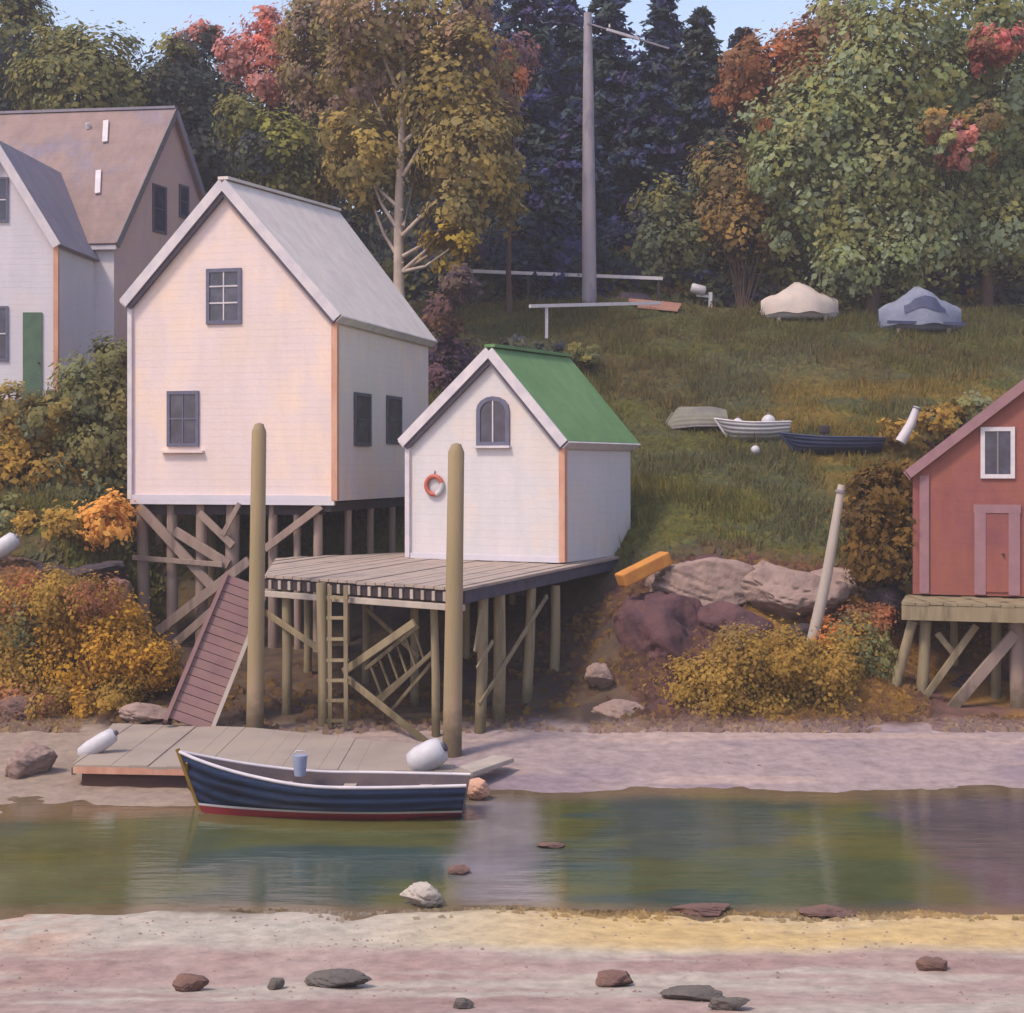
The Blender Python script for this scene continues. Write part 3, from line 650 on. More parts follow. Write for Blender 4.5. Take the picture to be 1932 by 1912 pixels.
# right bank bushes
bush('wide golden brown bush on the shore right of the pier', 1440, 34.4, [(1360, 1290, 55, OCHRED), (1440, 1280, 66, OCHRED), (1530, 1300, 62, OCHRED), (1340, 1340, 48, BROWN + OCHRED), (1430, 1350, 50, OCHRED), (1520, 1365, 44, OCHRED + BROWN), (1570, 1340, 40, OCHRED), (1480, 1240, 46, OCHRED), (1290, 1300, 44, OCHRED), (1400, 1235, 44, OCHRED + BROWN), (1560, 1260, 46, OCHRED)], .085, 1.0, 'golden bushes on the shore')
bush('olive bush between golden bush and red shed piles', 1620, 35.6, [(1610, 1215, 44, OLIVED + OCHRED), (1640, 1240, 36, OLIVED), (1590, 1260, 36, OCHRED)], .085, 1.0, 'golden bushes on the shore')
bush('rust orange bush by the leaning white pole', 1590, 36.6, [(1600, 1180, 32, ORANGE), (1560, 1200, 32, [(164, 100, 54), (150, 96, 54)]), (1650, 1170, 28, ORANGE)], .085, 1.0, 'golden bushes on the shore')

# ------------------------------------------------------------------ grass and weed too fine to count
def scatter(name, n, xr, yr, cols, h, keep, size=.1, lean=.35):
    x = rng.uniform(*xr, n); y = rng.uniform(*yr, n)
    k = keep(x, y) > rng.random(n)
    x, y = x[k], y[k]; z = ground_z(x, y)
    m = len(x)
    c = np.stack([x, y, z + h * .3], 1)
    base = ground_colour(x, y)
    extra = np.array([lin(cols[i]) for i in rng.integers(0, len(cols), m)])
    col = (base * .55 + extra * .45) * (.85 + .3 * rng.random(m))[:, None] * 1.15
    nr = np.stack([rng.normal(size=m) * lean, -1 + .2 * rng.normal(size=m), .55 + .4 * rng.random(m)], 1)
    o = leaf_mesh(name, c, nr, size * (.5 + rng.random(m)), np.clip(col, 0, .9), None, 1.5)
    return props(o, kind='stuff')
g_ = scatter('grass', 150000, (-16, 26), (38.2, 63), [(108, 110, 62), (92, 98, 60), (124, 112, 60), (100, 96, 70)], .22,
             lambda x, y: 1 - (sstep(-10.8, -9.6, x) * (1 - sstep(2.6, 3.8, x)) * (1 - sstep(43.5, 46, y))) - sstep(9.3, 9.6, x) * (1 - sstep(42.4, 42.6, y)), .2)
props(g_, 'rough autumn grass covering the slope behind the houses', 'grass')
w_ = scatter('seaweed', 60000, (-17, 16), (32.2, 38.4), [(150, 116, 56), (120, 92, 52), (110, 78, 66), (98, 72, 66)], .1,
             lambda x, y: .75 * (1 - .85 * sstep(-10.2, -9, x) * (1 - sstep(1.5, 3, x))) * sstep(.38, .6, fbm(x * .8, y * .8, 91)), .13)
props(w_, 'brown and ochre weed clinging to the rocky bank', 'seaweed')

def blades(name, n, xr, yr, cols, h, keep, w=.035):
    x = rng.uniform(*xr, n); y = rng.uniform(*yr, n); k = keep(x, y) > rng.random(n); x, y = x[k], y[k]; m = len(x)
    z = ground_z(x, y); hh = h * (.4 + rng.random(m)) * (.5 + 1.1 * fbm(x * .9, y * .9, 171))
    a = rng.uniform(0, 6.28, m); ww = w * (.6 + .8 * rng.random(m)); lx = rng.normal(size=m) * .35 * hh; ly = rng.normal(size=m) * .25 * hh
    v = np.stack([np.stack([x - ww * np.cos(a), y - ww * np.sin(a), z - .03], 1), np.stack([x + ww * np.cos(a), y + ww * np.sin(a), z - .03], 1),
                  np.stack([x + lx, y + ly, z + hh], 1)], 1).reshape(-1, 3)
    col = (ground_colour(x, y) * .6 + np.array([lin(cols[i]) for i in rng.integers(0, len(cols), m)]) * .5) * (.84 + .32 * rng.random(m))[:, None] * 1.15
    me = bpy.data.meshes.new(name); me.vertices.add(3 * m); me.vertices.foreach_set('co', v.astype(np.float32).ravel())
    me.loops.add(3 * m); me.polygons.add(m); me.loops.foreach_set('vertex_index', np.arange(3 * m, dtype=np.int32)); me.polygons.foreach_set('loop_start', np.arange(0, 3 * m, 3, dtype=np.int32)); me.update()
    at = me.color_attributes.new('Col', 'FLOAT_COLOR', 'POINT'); at.data.foreach_set('color', np.repeat(np.concatenate([np.clip(col, 0, .9), np.ones((m, 1))], 1), 3, axis=0).astype(np.float32).ravel())
    me.materials.append(LEAF); o = bpy.data.objects.new(name, me); COL.objects.link(o)
    return props(o, kind='stuff')
props(blades('tall_grass', 190000, (-16, 26), (38.4, 62.5), [(112, 112, 62), (128, 112, 62), (96, 98, 58), (140, 118, 70)], .34,
             lambda x, y: (1 - (sstep(-10.8, -9.6, x) * (1 - sstep(2.6, 3.8, x)) * (1 - sstep(43.5, 46, y))) - sstep(9.3, 9.6, x) * (1 - sstep(42.4, 42.6, y))) * sstep(.35, .6, fbm(x * .7, y * .7, 181))), 'loose tufts of tall grass on the slope', 'grass')
props(scatter('wrack', 9000, (-8, 8), (19.7, 20.75), [(96, 74, 50), (74, 60, 46), (112, 88, 56)], .02, lambda x, y: sstep(.5, .62, fbm(x * .7, y * 2.2, 191)) * np.exp(-((y - 20.25) / .3) ** 2), .07), 'brown weed washed up along the near waterline', 'seaweed')
# ------------------------------------------------------------------ rocks
def rock(label, c, size, m, group=None, seed=0, flat=0.35, name='boulder', cuts=9, rot=0.0):
    r = random.Random(seed)
    bm = bmesh.new(); bmesh.ops.create_icosphere(bm, subdivisions=5, radius=1)
    planes = [(Vector((r.gauss(0, 1), r.gauss(0, 1), r.gauss(0, .8))).normalized(), r.uniform(.5, .86)) for _ in range(cuts)]
    co = np.array([v.co[:] for v in bm.verts])
    for n, dd in planes:
        k = co @ np.array(n) - dd
        co = co - np.clip(k, 0, None)[:, None] * np.array(n)[None]
    nz = fbm(co[:, 0] * 3 + seed, co[:, 1] * 3 + co[:, 2] * 2.1, seed) - .5
    n2_ = fbm(co[:, 0] * 7 + co[:, 2] * 5 + seed, co[:, 1] * 7 - co[:, 2] * 4, seed + 9) - .5
    n3_ = np.abs(fbm(co[:, 0] * 2.2 + co[:, 2] * 3 + seed * 3, co[:, 1] * 2 + seed, seed + 4) - .5)
    co = co * (1 + .22 * nz + .1 * n2_ - .12 * (1 - sstep(0, .05, n3_)))[:, None]
    cr, sr = math.cos(rot), math.sin(rot)
    for v, p in zip(bm.verts, co):
        q = (p[0] * size[0], p[1] * size[1], p[2] * size[2])
        v.co = (q[0] * cr - q[1] * sr, q[0] * sr + q[1] * cr, q[2])
    for f in bm.faces: f.smooth = True
    me = bpy.data.meshes.new(name); bm.to_mesh(me); bm.free()
    me.materials.append(m)
    o = bpy.data.objects.new(name, me); COL.objects.link(o); o.location = c
    return props(o, label, 'rock', group)

def rock_px(label, px, py, d, w, h, m, seed, group, dep=None, **k):
    """w, h: half sizes seen, in picture units"""
    c = P(px, py, d); s = d / F
    return rock(label, c, (w * s, (dep or (w + h) * .5 * s), h * s), m, group, seed, **k)

BK = 'boulders along the bank'
rock_px('broad pinkish boulder ledge right of the orange timber', 1330, 1108, 37.3, 112, 58, rock_pink, 3, BK)
rock_px('big pinkish boulder left of the leaning white pole', 1475, 1112, 37.1, 125, 56, rock_pink, 14, BK)
rock_px('pinkish rock just right of the leaning white pole', 1600, 1100, 38.0, 80, 46, rock_pink, 22, BK)
rock_px('pink rock at the foot of the brown shed wall', 1650, 1100, 38.8, 50, 32, rock_pink, 31, BK)
rock_px('dark rock beside the red shed deck', 1680, 1145, 37.0, 62, 42, rock_dark, 35, BK)
rock_px('low dark slanting rock under the leaning white pole', 1510, 1205, 36.4, 105, 30, rock_dark, 41, BK, rot=.4)
rock_px('dark reddish purple rock face right of the pier', 1255, 1215, 36.5, 118, 100, rock_purple, 47, BK)
rock_px('reddish purple rock under the pinkish boulder ledge', 1375, 1200, 36.6, 95, 66, rock_purple, 49, BK)
rock_px('upper of two pinkish stones right of the pier piles', 1135, 1275, 34.6, 32, 26, rock_pink, 53, BK)
rock_px('lower flat pinkish stone under the purple rock face', 1175, 1350, 33.6, 60, 30, rock_pink, 57, BK)
rock_px('rust coloured stone beside the last pier pile', 1105, 1375, 33.3, 40, 20, rock_rust, 59, BK)
rock_px('dark stone among the red shed piles', 1700, 1370, 34.4, 60, 46, rock_dark, 61, BK)
rock_px('larger dark stone below the red shed deck', 1800, 1330, 36.0, 85, 60, rock_dark, 63, BK)
rock_px('dark stone at the foot of the olive bush', 1625, 1350, 34.7, 42, 62, rock_dark, 67, BK)
rock_px('pale flat stone on the flat under the shed brace', 1850, 1388, 32.6, 60, 12, rock_white, 69, BK)
rock_px('dark ledge rock under the bushes on the left', 60, 1072, 38.3, 95, 26, rock_dark, 73, BK)
rock_px('dark ledge rock left of the cream house piles', 180, 1085, 38.2, 80, 32, rock_dark, 75, BK)
rock_px('brown rock behind the first cream house pile', 225, 1150, 37.4, 42, 60, rock_brown, 77, BK)
rock_px('pinkish stone at the foot of the gangway', 285, 1345, 33.2, 62, 22, rock_pink, 79, BK)
rock_px('rusty stone at the left edge of the shore', 30, 1345, 33.4, 60, 34, rock_brown, 81, BK)
rock_px('grey pink rock on the mud left of the float', 55, 1440, 29.0, 55, 40, rock_pink, 83, BK)
rock_px('small white stone at the tide line by the pier', 1035, 1408, 31.6, 30, 8, rock_white, 85, BK)
rock_px('small brown stone on the pale flat', 1370, 1447, 29.8, 26, 9, rock_brown, 87, BK)
rock_px('small grey stone on the pale flat right of a brown one', 1440, 1450, 29.7, 18, 9, rock_grey, 89, BK)
SK = 'stones along the near waterline'
def shore_rock(label, px, py, w, h, m, seed, sink=.3, group=SK, **k):
    """a stone whose foot is seen at (px, py), standing on the near shore"""
    lo, hi = 10.0, 32.0
    for _ in range(60):
        d = (lo + hi) / 2; q = P(px, py, d)
        if q.z > max(0.0, float(ground_z(q.x, d)[0])): lo = d
        else: hi = d
    s = d / F
    c = P(px, py, d) + Vector((0, .6 * h * s, h * s * (1 - sink)))
    return rock(label, c, (w * s, (w + h) * .45 * s, h * s), m, group, seed, **k)
shore_rock('chalky white rock standing in the shallow water', 795, 1712, 48, 28, rock_white, 101)
shore_rock('brown weedy rock at the water edge behind yellow sand', 1320, 1722, 78, 11, rock_brown, 103, sink=.5)
shore_rock('brown rock at the water edge right of the weedy one', 1555, 1726, 70, 10, rock_brown, 105, sink=.5)
shore_rock('brown rock awash in the water below the boat stern', 868, 1650, 24, 11, rock_brown, 113, sink=.5)
shore_rock('thin brown rock awash at the left of the green water', 1040, 1600, 28, 6, rock_brown, 115, sink=.5)
shore_rock('square brown rock on the beach at lower left', 350, 1872, 46, 19, rock_brown, 121, sink=.5)
shore_rock('dark grey pointed rock on the beach at centre left', 640, 1862, 66, 18, rock_grey, 123, sink=.5)
shore_rock('low brown rock on the beach right of centre', 1158, 1862, 42, 18, rock_brown, 125, sink=.5)
shore_rock('long dark slab on the beach at lower right', 1320, 1886, 72, 13, rock_grey, 127, sink=.5)
shore_rock('dark lump at the right end of the beach slab', 1378, 1906, 42, 16, rock_grey, 128, sink=.5)
shore_rock('small brown stone on the yellow sand at right', 1768, 1832, 36, 16, rock_brown, 129, sink=.5)
shore_rock('small grey stone near the beach bottom edge', 518, 1868, 18, 14, rock_grey, 131)
shore_rock('small dark stone at the beach bottom centre', 872, 1904, 24, 11, rock_grey, 133)
# pebbles
n = 2400
x = rng.uniform(-7, 7.5, n); y = rng.uniform(15.4, 20.2, n); keep = fbm(x * .8, y * 1.2, 77) > .47; x, y = x[keep], y[keep]
z = ground_z(x, y)
pb = MB()
for i in range(len(x)):
    s = .01 + .03 * random.random() ** 4
    a = random.uniform(0, 6.28); ca, sa = math.cos(a), math.sin(a)
    q = [(1, 0, 0), (.3, .8, 0), (-.8, .5, 0), (-.7, -.6, 0), (.4, -.8, 0), (.1, 0, .7)]
    q = [(x[i] + s * (p[0] * ca - p[1] * sa), y[i] + s * (p[0] * sa + p[1] * ca), z[i] - .004 + s * p[2]) for p in q]
    pb.add(q, [(0, 1, 5), (1, 2, 5), (2, 3, 5), (3, 4, 5), (4, 0, 5)], True)
props(pb.build('pebbles', rock_pink, None, fix=False), 'small pebbles scattered over the near beach', 'pebbles', kind='stuff')

# ------------------------------------------------------------------ houses
def window_px(parent, pane_poly, p0, n, fm, gm, bars_v=(), bars_h=(), bm_=None, fw=.07, sill=None, arch=False, label=None):
    """a window on the wall through p0 with outward normal n; pane_poly = (px0, py0, px1, py1)"""
    x0, y0, x1, y1 = pane_poly
    a = on_plane(x0, y1, p0, n); b = on_plane(x1, y1, p0, n); top = on_plane((x0 + x1) / 2, y0, p0, n)
    u = (b - a); u.z = 0; W = u.length; u.normalize(); H = top.z - (a.z + b.z) / 2
    o = Vector(((a.x + b.x) / 2, (a.y + b.y) / 2, (a.z + b.z) / 2))
    Z = Vector((0, 0, 1))
    def pt(s, t, e): return o + u * s + Z * t + n * e
    if arch:
        k = 8; hw = W / 2; sp = H - hw * .75
        outl = [(-hw, 0), (hw, 0)] + [(hw * math.cos(math.pi * i / k), sp + hw * .75 * math.sin(math.pi * i / k)) for i in range(k + 1)]
    else:
        hw = W / 2; outl = [(-hw, 0), (hw, 0), (hw, H), (-hw, H)]
    inn = []
    cx, cy = 0, H / 2
    for (s, t) in outl:
        inn.append((cx + (s - cx) * (1 - 2 * fw / W), cy + (t - cy) * (1 - 2 * fw / H)))
    fr = MB(); m_ = len(outl)
    vs = [pt(*q, .004) for q in outl] + [pt(*q, .055) for q in outl] + [pt(*q, .055) for q in inn] + [pt(*q, .004) for q in inn]
    fs = []
    for i in range(m_):
        j = (i + 1) % m_
        for r in range(4):
            fs.append((r * m_ + i, r * m_ + j, ((r + 1) % 4) * m_ + j, ((r + 1) % 4) * m_ + i))
    fr.add(vs, fs)
    w = fr.build('window', fm, parent)
    if label: w['label'] = label
    MB().prism([pt(*q, .012) for q in inn], n * .012).build('pane', gm, w)
    for s in bars_v:
        q = -hw + W * s
        MB().box(pt(q, H / 2, .034), (.035, .022, H - 2 * fw), (u, n, Z)).build('glazing_bar', bm_ or white_trim, w)
    for t in bars_h:
        MB().box(pt(0, H * t, .037), (W - 2 * fw, .022, .04), (u, n, Z)).build('glazing_bar', bm_ or white_trim, w)
    if sill:
        MB().box(pt(0, -sill[1], .07), (W + sill[0], .13, .06), (u, n, Z)).build('sill', sill[2] if len(sill) > 2 else white_trim, w)
    return w

def gable_house(name, label, FL, FR, B, zf, eL, eR, apx, wall, roofm, rake_m, fascia_m, corner_m=None, over=(.25, .3), bd=0.0, rake_w=.2, side=None, und=None, rid=None):
    """FL, FR: front corners on plan; B: vector along the side to the back; eL, eR: eave heights; apx: front ridge point; bd: lift of the back ridge"""
    FL = Vector((FL[0], FL[1], 0)); FR = Vector((FR[0], FR[1], 0)); B = Vector((B[0], B[1], 0))
    u = (FR - FL); W = u.length; u.normalize(); v = B.normalized(); L = B.length
    Z = Vector((0, 0, 1))
    t = thing(name, label, 'house', ((FL + FR + B) / 2 + Z * zf))
    A = Vector(apx); A2 = A + B + Z * bd
    w = MB()
    f = [FL + Z * zf, FR + Z * zf, FR + Z * eR, A, FL + Z * eL]
    bk = [p + B for p in f]; bk[3] = A2
    w.add(f, [(0, 1, 2, 3, 4)]); w.add(bk, [(4, 3, 2, 1, 0)])
    w.add([f[1], bk[1], bk[2], f[2]], [(0, 1, 2, 3)])
    if side is None:
        w.add([bk[0], f[0], f[4], bk[4]], [(0, 1, 2, 3)])
    w.add([f[0], bk[0], bk[1], f[1]], [(0, 1, 2, 3)])
    w.build('wall', wall, t, fix=False)
    if side is not None:
        s = MB(); s.add([bk[0], f[0], f[4], bk[4]], [(0, 1, 2, 3)]); s.build('side_wall', side, t, fix=False)
    th = .1
    roof_parts = []
    for sgn, E in ((-1, f[4]), (1, f[2])):
        dn = (E - A); sl = dn.normalized()
        e0 = E + sl * over[1]; e1 = E + B + sl * over[1]
        fo = v * over[0]
        n = (sl.cross(v)) * (1 if sgn < 0 else -1)
        n = n if n.z > 0 else -n
        up = n * .015
        q = [A - fo + up, e0 - fo + up, e1 + fo + up, A2 + fo + up]
        r = MB(); ng_ = 8
        vs = [q[0].lerp(q[1], i / ng_).lerp(q[3].lerp(q[2], i / ng_), j / ng_) for j in range(ng_ + 1) for i in range(ng_ + 1)]
        nv = len(vs); W1 = ng_ + 1
        cells = [(j * W1 + i, j * W1 + i + 1, (j + 1) * W1 + i + 1, (j + 1) * W1 + i) for j in range(ng_) for i in range(ng_)]
        r.add([p_ + n * th for p_ in vs], cells, True); r.add(vs, [c_[::-1] for c_ in cells], True)
        rim_ = [i for i in range(W1)] + [j * W1 + ng_ for j in range(1, W1)] + [ng_ * W1 + i for i in range(ng_ - 1, -1, -1)] + [j * W1 for j in range(ng_ - 1, 0, -1)]
        for a_i, b_i in zip(rim_, rim_[1:] + rim_[:1]):
            r.add([vs[a_i], vs[b_i], vs[b_i] + n * th, vs[a_i] + n * th], [(0, 1, 2, 3)])
        R = r.build('roof', roofm, t)
        # bargeboard along the front rake, its face turned out
        bm1 = MB()
        p, q2 = A - fo - v * .03, e0 - fo - v * .03
        pp = [p + n * (th + .03), q2 + n * (th + .03), q2 - n * (rake_w - th), p - n * (rake_w - th)]
        bm1.prism(pp, v * .045 * -1)
        bm1.build('bargeboard', rake_m, t)
        # fascia under the eave
        fb = MB(); g = sl * .02
        pp = [e0 - fo + g + n * (th + .02), e1 + fo + g + n * (th + .02), e1 + fo + g - n * .12, e0 - fo + g - n * .12]
        fb.prism(pp, sl * .04); fb.build('fascia', fascia_m, t)
        if und:
            fb = MB(); pp = [A - fo + v * .01 - n * .03, e0 - fo + v * .01 - n * .03, e0 - fo + v * .01 - n * (rake_w - th + .1), A - fo + v * .01 - n * (rake_w - th + .1)]
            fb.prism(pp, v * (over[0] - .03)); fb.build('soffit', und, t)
    rc = MB(); rc.beam(A - v * over[0] + Z * (th + .05), A2 + v * over[0] + Z * (th + .05), .3, .08)
    rc.build('ridge_cap', rid or roofm, t)
    if corner_m:
        for c, s, e in ((FR, 1, eR), (FL, -1, eL)):
            m2 = MB(); m2.box(c + u * s * .012 - v * .012 + Z * ((zf + e) / 2 - .03), (.16 if s > 0 else .13, .16, e - zf - .1), (u, v, Z))
            m2.build('corner_board', corner_m if s > 0 else white_trim, t)
    nf = Vector((-v.x, -v.y, 0)) if False else Vector((u.y, -u.x, 0)).normalized()
    nr = Vector((v.y, -v.x, 0)).normalized()
    return t, FL + Z * zf, FR + Z * zf, nf, nr

# cream house on piles
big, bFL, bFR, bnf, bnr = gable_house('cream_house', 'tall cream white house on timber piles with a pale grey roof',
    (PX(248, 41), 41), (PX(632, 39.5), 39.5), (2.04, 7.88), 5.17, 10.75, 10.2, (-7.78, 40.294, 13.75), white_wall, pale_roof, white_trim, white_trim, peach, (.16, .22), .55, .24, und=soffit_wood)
window_px(big, (390, 507, 456, 612), bFL, bnf, frame_blue, glass, (.5,), (.38, .68), white_trim, .1)
window_px(big, (316, 738, 376, 843), bFL, bnf, frame_blue, glass, (.5,), (.5,), frame_blue, .09, (.3, .14, white_wall))
window_px(big, (667, 742, 698, 842), bFR, bnr, dark_frame, glass, (), (.5,), dark_frame, .09)
window_px(big, (728, 748, 756, 838), bFR, bnr, dark_frame, glass, (), (.5,), dark_frame, .09)
u_ = (bFR - bFL); u_.z = 0; u_.normalize()
MB().beam(bFL + bnf * .03 + Vector((0, 0, .02)), bFR + bnf * .03 + Vector((0, 0, .02)), .1, .26).build('sill_board', white_wall3, big)
# its piles and braces
def on_big(px, py, off=0.0):
    return on_plane(px, py, bFL + bnf * off, bnf)
def big_pile(px0, px1, r, off=-.25, m=wood_grey):
    a = on_big(px0, 945, off); b = on_big(px1, 1200, off)
    k = (G(b.x, b.y) - .4 - a.z) / (b.z - a.z)
    MB().tube([a + (b - a) * k, a + (b - a) * k * .5, Vector((a.x, a.y, 5.14))], [r * 1.05, r, r * .95], 10).build('pile', m, big)
for a, b, r in ((268, 272, .17), (325, 325, .16), (381, 380, .17), (440, 436, .2), (515, 515, .13), (560, 562, .1), (600, 600, .13)):
    big_pile(a, b, r)
for a, r in ((300, .12), (400, .12), (480, .13)):
    big_pile(a, a, r, -3.0, wood_olive)
for s in (1.5, 3.3, 5.2):
    q = bFR + Vector((2.04, 7.88, 0)).normalized() * s - bnr * .2
    MB().tube([(q.x, q.y, G(q.x, q.y) - .3), (q.x, q.y, 5.14)], .1, 8).build('pile', wood_grey, big)
def brace(par, fn, a, b, w, off, m=wood_grey, name='brace'):
    MB().beam(fn(*a, off), fn(*b, off), w * .45, w).build(name, m, par, .01)
for a, b, w, off in (((262, 955), (405, 1112), .26, .02), ((330, 1002), (432, 1066), .26, .02), ((376, 968), (440, 1030), .2, .06), ((606, 955), (500, 1036), .2, .02), ((470, 1058), (298, 1192), .26, .1),
                     ((450, 1110), (330, 1215), .22, .18), ((250, 1052), (420, 1066), .14, .14), ((452, 950), (420, 1010), .14, .1)):
    brace(big, on_big, a, b, w, off)
MB().beam(on_big(262, 962, -.25), on_big(612, 962, -.25), .2, .26).build('girder', tarred, big)
q0 = bFR - bnr * .2; q1 = q0 + Vector((2.04, 7.88, 0)); 
MB().beam(q0 + Vector((0, 0, -.16)), q1 + Vector((0, 0, -.16)), .2, .24).build('girder', tarred, big)

# the pier
PIER_P = [(-1.04, 31.0), (3.49, 40.9), (0.6, 43.2), (-6.2, 39.0), (-5.68, 34.0)]
def deck_z(x, y): return 3.55 + (y - 31) * .0175
pier = thing('pier', 'timber pier on weedy piles carrying the white hut', 'pier', (-2, 36, .5))
def clip_strip(poly, o, d, n_, s0, s1):
    pts = [Vector(p) for p in poly]
    for (sg, lim) in ((1, s0), (-1, -s1)):
        out = []
        for i in range(len(pts)):
            a, b = pts[i], pts[(i + 1) % len(pts)]
            fa = sg * (a - o).dot(n_) - lim; fb = sg * (b - o).dot(n_) - lim
            if fa >= 0: out.append(a)
            if fa * fb < 0: out.append(a + (b - a) * (fa / (fa - fb)))
        pts = out
        if len(pts) < 3: return None
    return pts
def planks(poly, zf, th, par, m, dirv, w, gap=.02, name='plank'):
    d = Vector(dirv).normalized(); n_ = Vector((-d.y, d.x)); o = Vector(poly[0])
    ss = [(Vector(p) - o).dot(n_) for p in poly]
    s = min(ss)
    while s < max(ss):
        q = clip_strip(poly, o, d, n_, s + gap / 2, s + w - gap / 2)
        if q:
            e = random.uniform(-.012, .012)
            mb = MB(); mb.prism([(p.x, p.y, zf(p.x, p.y) + e) for p in q], (0, 0, -th)); mb.build(name, m, par)
        s += w
planks(PIER_P, deck_z, .06, pier, deck_wood, (.41, .91), .26)
def rim(par, a, b, z0, z1, w, m, name):
    a = Vector(a); b = Vector(b)
    mb = MB(); mb.beam((a.x, a.y, z0 if not callable(z0) else z0(a.x, a.y)), (b.x, b.y, z0 if not callable(z0) else z0(b.x, b.y)), w, z1)
    return mb.build(name, m, par, .01)
pFR, pR, pB, pBL, pFL = [Vector((p[0], p[1], 0)) for p in PIER_P]
dz = lambda k: (lambda x, y: deck_z(x, y) + k)
inn = (pFL - pFR).normalized(); rgt = (pR - pFR).normalized()
rim(pier, pFR + rgt * .1, pFL + rgt * .1, dz(-.19), .24, .1, tarred, 'fascia_beam')
rim(pier, pFR + inn * .1, pR + inn * .1, dz(-.21), .28, .1, dark_wood, 'fascia_beam')
rim(pier, pFL + rgt * .3, pBL + rgt * .3 , dz(-.2), .24, .12, dark_wood, 'fascia_beam')
mb = rim(pier, pFR + rgt * .04, pFL + rgt * .04, dz(-.42), .13, .18, pale_wood, 'pale_beam'); mb['label'] = 'pale bare cross beam under the front edge'
MB().beam(pFR + rgt * 4 + inn * .3 + Vector((0, 0, 3.2)), pFL + rgt * 4 + Vector((0, 0, 3.2)), .2, .24).build('cross_beam', tarred, pier)
for k in range(19):                                     # joist ends along the front edge
    q = pFR.lerp(pFL, (k + .6) / 19.2)
    MB().beam(Vector((q.x, q.y, deck_z(q.x, q.y) - .2)) - rgt * .0, Vector((q.x, q.y, deck_z(q.x, q.y) - .2)) + rgt * .5, .07, .2).build('joist', pale_wood if k % 3 else deck_wood, pier)
npf = Vector((inn.y, -inn.x, 0)); npf = npf if npf.y < 0 else -npf
npr = Vector((rgt.y, -rgt.x, 0)); npr = npr if npr.x > 0 else -npr
def on_pf(px, py, off=0): return on_plane(px, py, pFR + npf * off, npf)
def on_pr(px, py, off=0): return on_plane(px, py, pFR + npr * off, npr)
def pier_pile(fn, px0, py0, px1, py1, r, off=-.2, m=wood_olive):
    a = fn(px0, py0, off); b = fn(px1, py1, off)
    g = G(b.x, b.y) - .3
    if abs(b.z - a.z) > .2:
        k = (g - a.z) / (b.z - a.z)
        b = a + (b - a) * k
    a.z = min(a.z, deck_z(a.x, a.y) - .07)
    MB().tube([b, (a + b) / 2 + Vector((.02, 0, 0)), a], [r * 1.05, r, r * .92], 10).build('pile', m, pier)
pier_pile(on_pf, 540, 1100, 541, 1360, .115)
pier_pile(on_pf, 606, 1092, 611, 1375, .125, .12)
pier_pile(on_pf, 818, 1130, 822, 1380, .09, -.5)
pier_pile(on_pf, 690, 1110, 690, 1370, .1, -3.5)
pier_pile(on_pf, 580, 1110, 580, 1350, .1, -3.2)
for x0, x1, r in ((912, 905, .12), (942, 940, .14), (1003, 990, .12), (1048, 1044, .12)):
    pier_pile(on_pr, x0, 1105, x1, 1390, r, -.2)
pier_pile(on_pr, 1152, 1100, 1062, 1335, .12, -.15, wood_grey)
for k, r in ((2.3, .1), (5.0, .1), (7.8, .1)):
    q = pFR + rgt * k + inn * 2.6
    MB().tube([(q.x, q.y, G(q.x, q.y) - .3), (q.x, q.y, deck_z(q.x, q.y) - .1)], r, 8).build('pile', wood_olive, pier)
for fn, a, b, w, off in ((on_pf, (500, 1155), (612, 1232), .14, -.05), (on_pf, (782, 1175), (648, 1268), .17, -.05), (on_pf, (655, 1280), (806, 1402), .15, .0), (on_pf, (822, 1225), (716, 1325), .1, -.6), (on_pf, (815, 1250), (735, 1345), .08, -.9),
                         (on_pf, (690, 1148), (790, 1240), .1, -1.6), (on_pr, (1032, 1125), (905, 1330), .11, .0), (on_pr, (908, 1150), (896, 1230), .1, .05), (on_pr, (1080, 1245), (1035, 1350), .1, .02), (on_pr, (930, 1210), (900, 1262), .09, .05)):
    brace(pier, fn, a, b, w, off, wood_olive)
# ladder on the pier face
lad = thing('ladder', 'weathered wooden ladder hanging down the pier front', 'ladder', on_pf(640, 1370, .3))
for px in (622, 652):
    MB().beam(on_pf(px, 1105, .22), on_pf(px + 1, 1374, .22), .09, .09).build('rail', wood_olive, lad)
for py in (1128, 1166, 1206, 1246, 1284, 1322, 1360):
    MB().beam(on_pf(618, py, .22), on_pf(657, py, .22), .07, .07).build('rung', wood_olive, lad)
# a second ladder leaning under the pier
l2 = thing('ladder', 'ladder leaning slantwise in the dark under the pier', 'ladder', on_pf(700, 1320, -.8))
for a, b in (((690, 1262), (790, 1182)), ((712, 1318), (808, 1240))):
    MB().beam(on_pf(*a, -.8), on_pf(*b, -.8), .06, .08).build('rail', wood_olive, l2)
for k in range(6):
    t_ = (k + .5) / 6
    a = on_pf(690 + 100 * t_, 1262 - 80 * t_, -.8); b = on_pf(712 + 96 * t_, 1318 - 78 * t_, -.8)
    MB().beam(a, b, .04, .04).build('rung', wood_olive, l2)
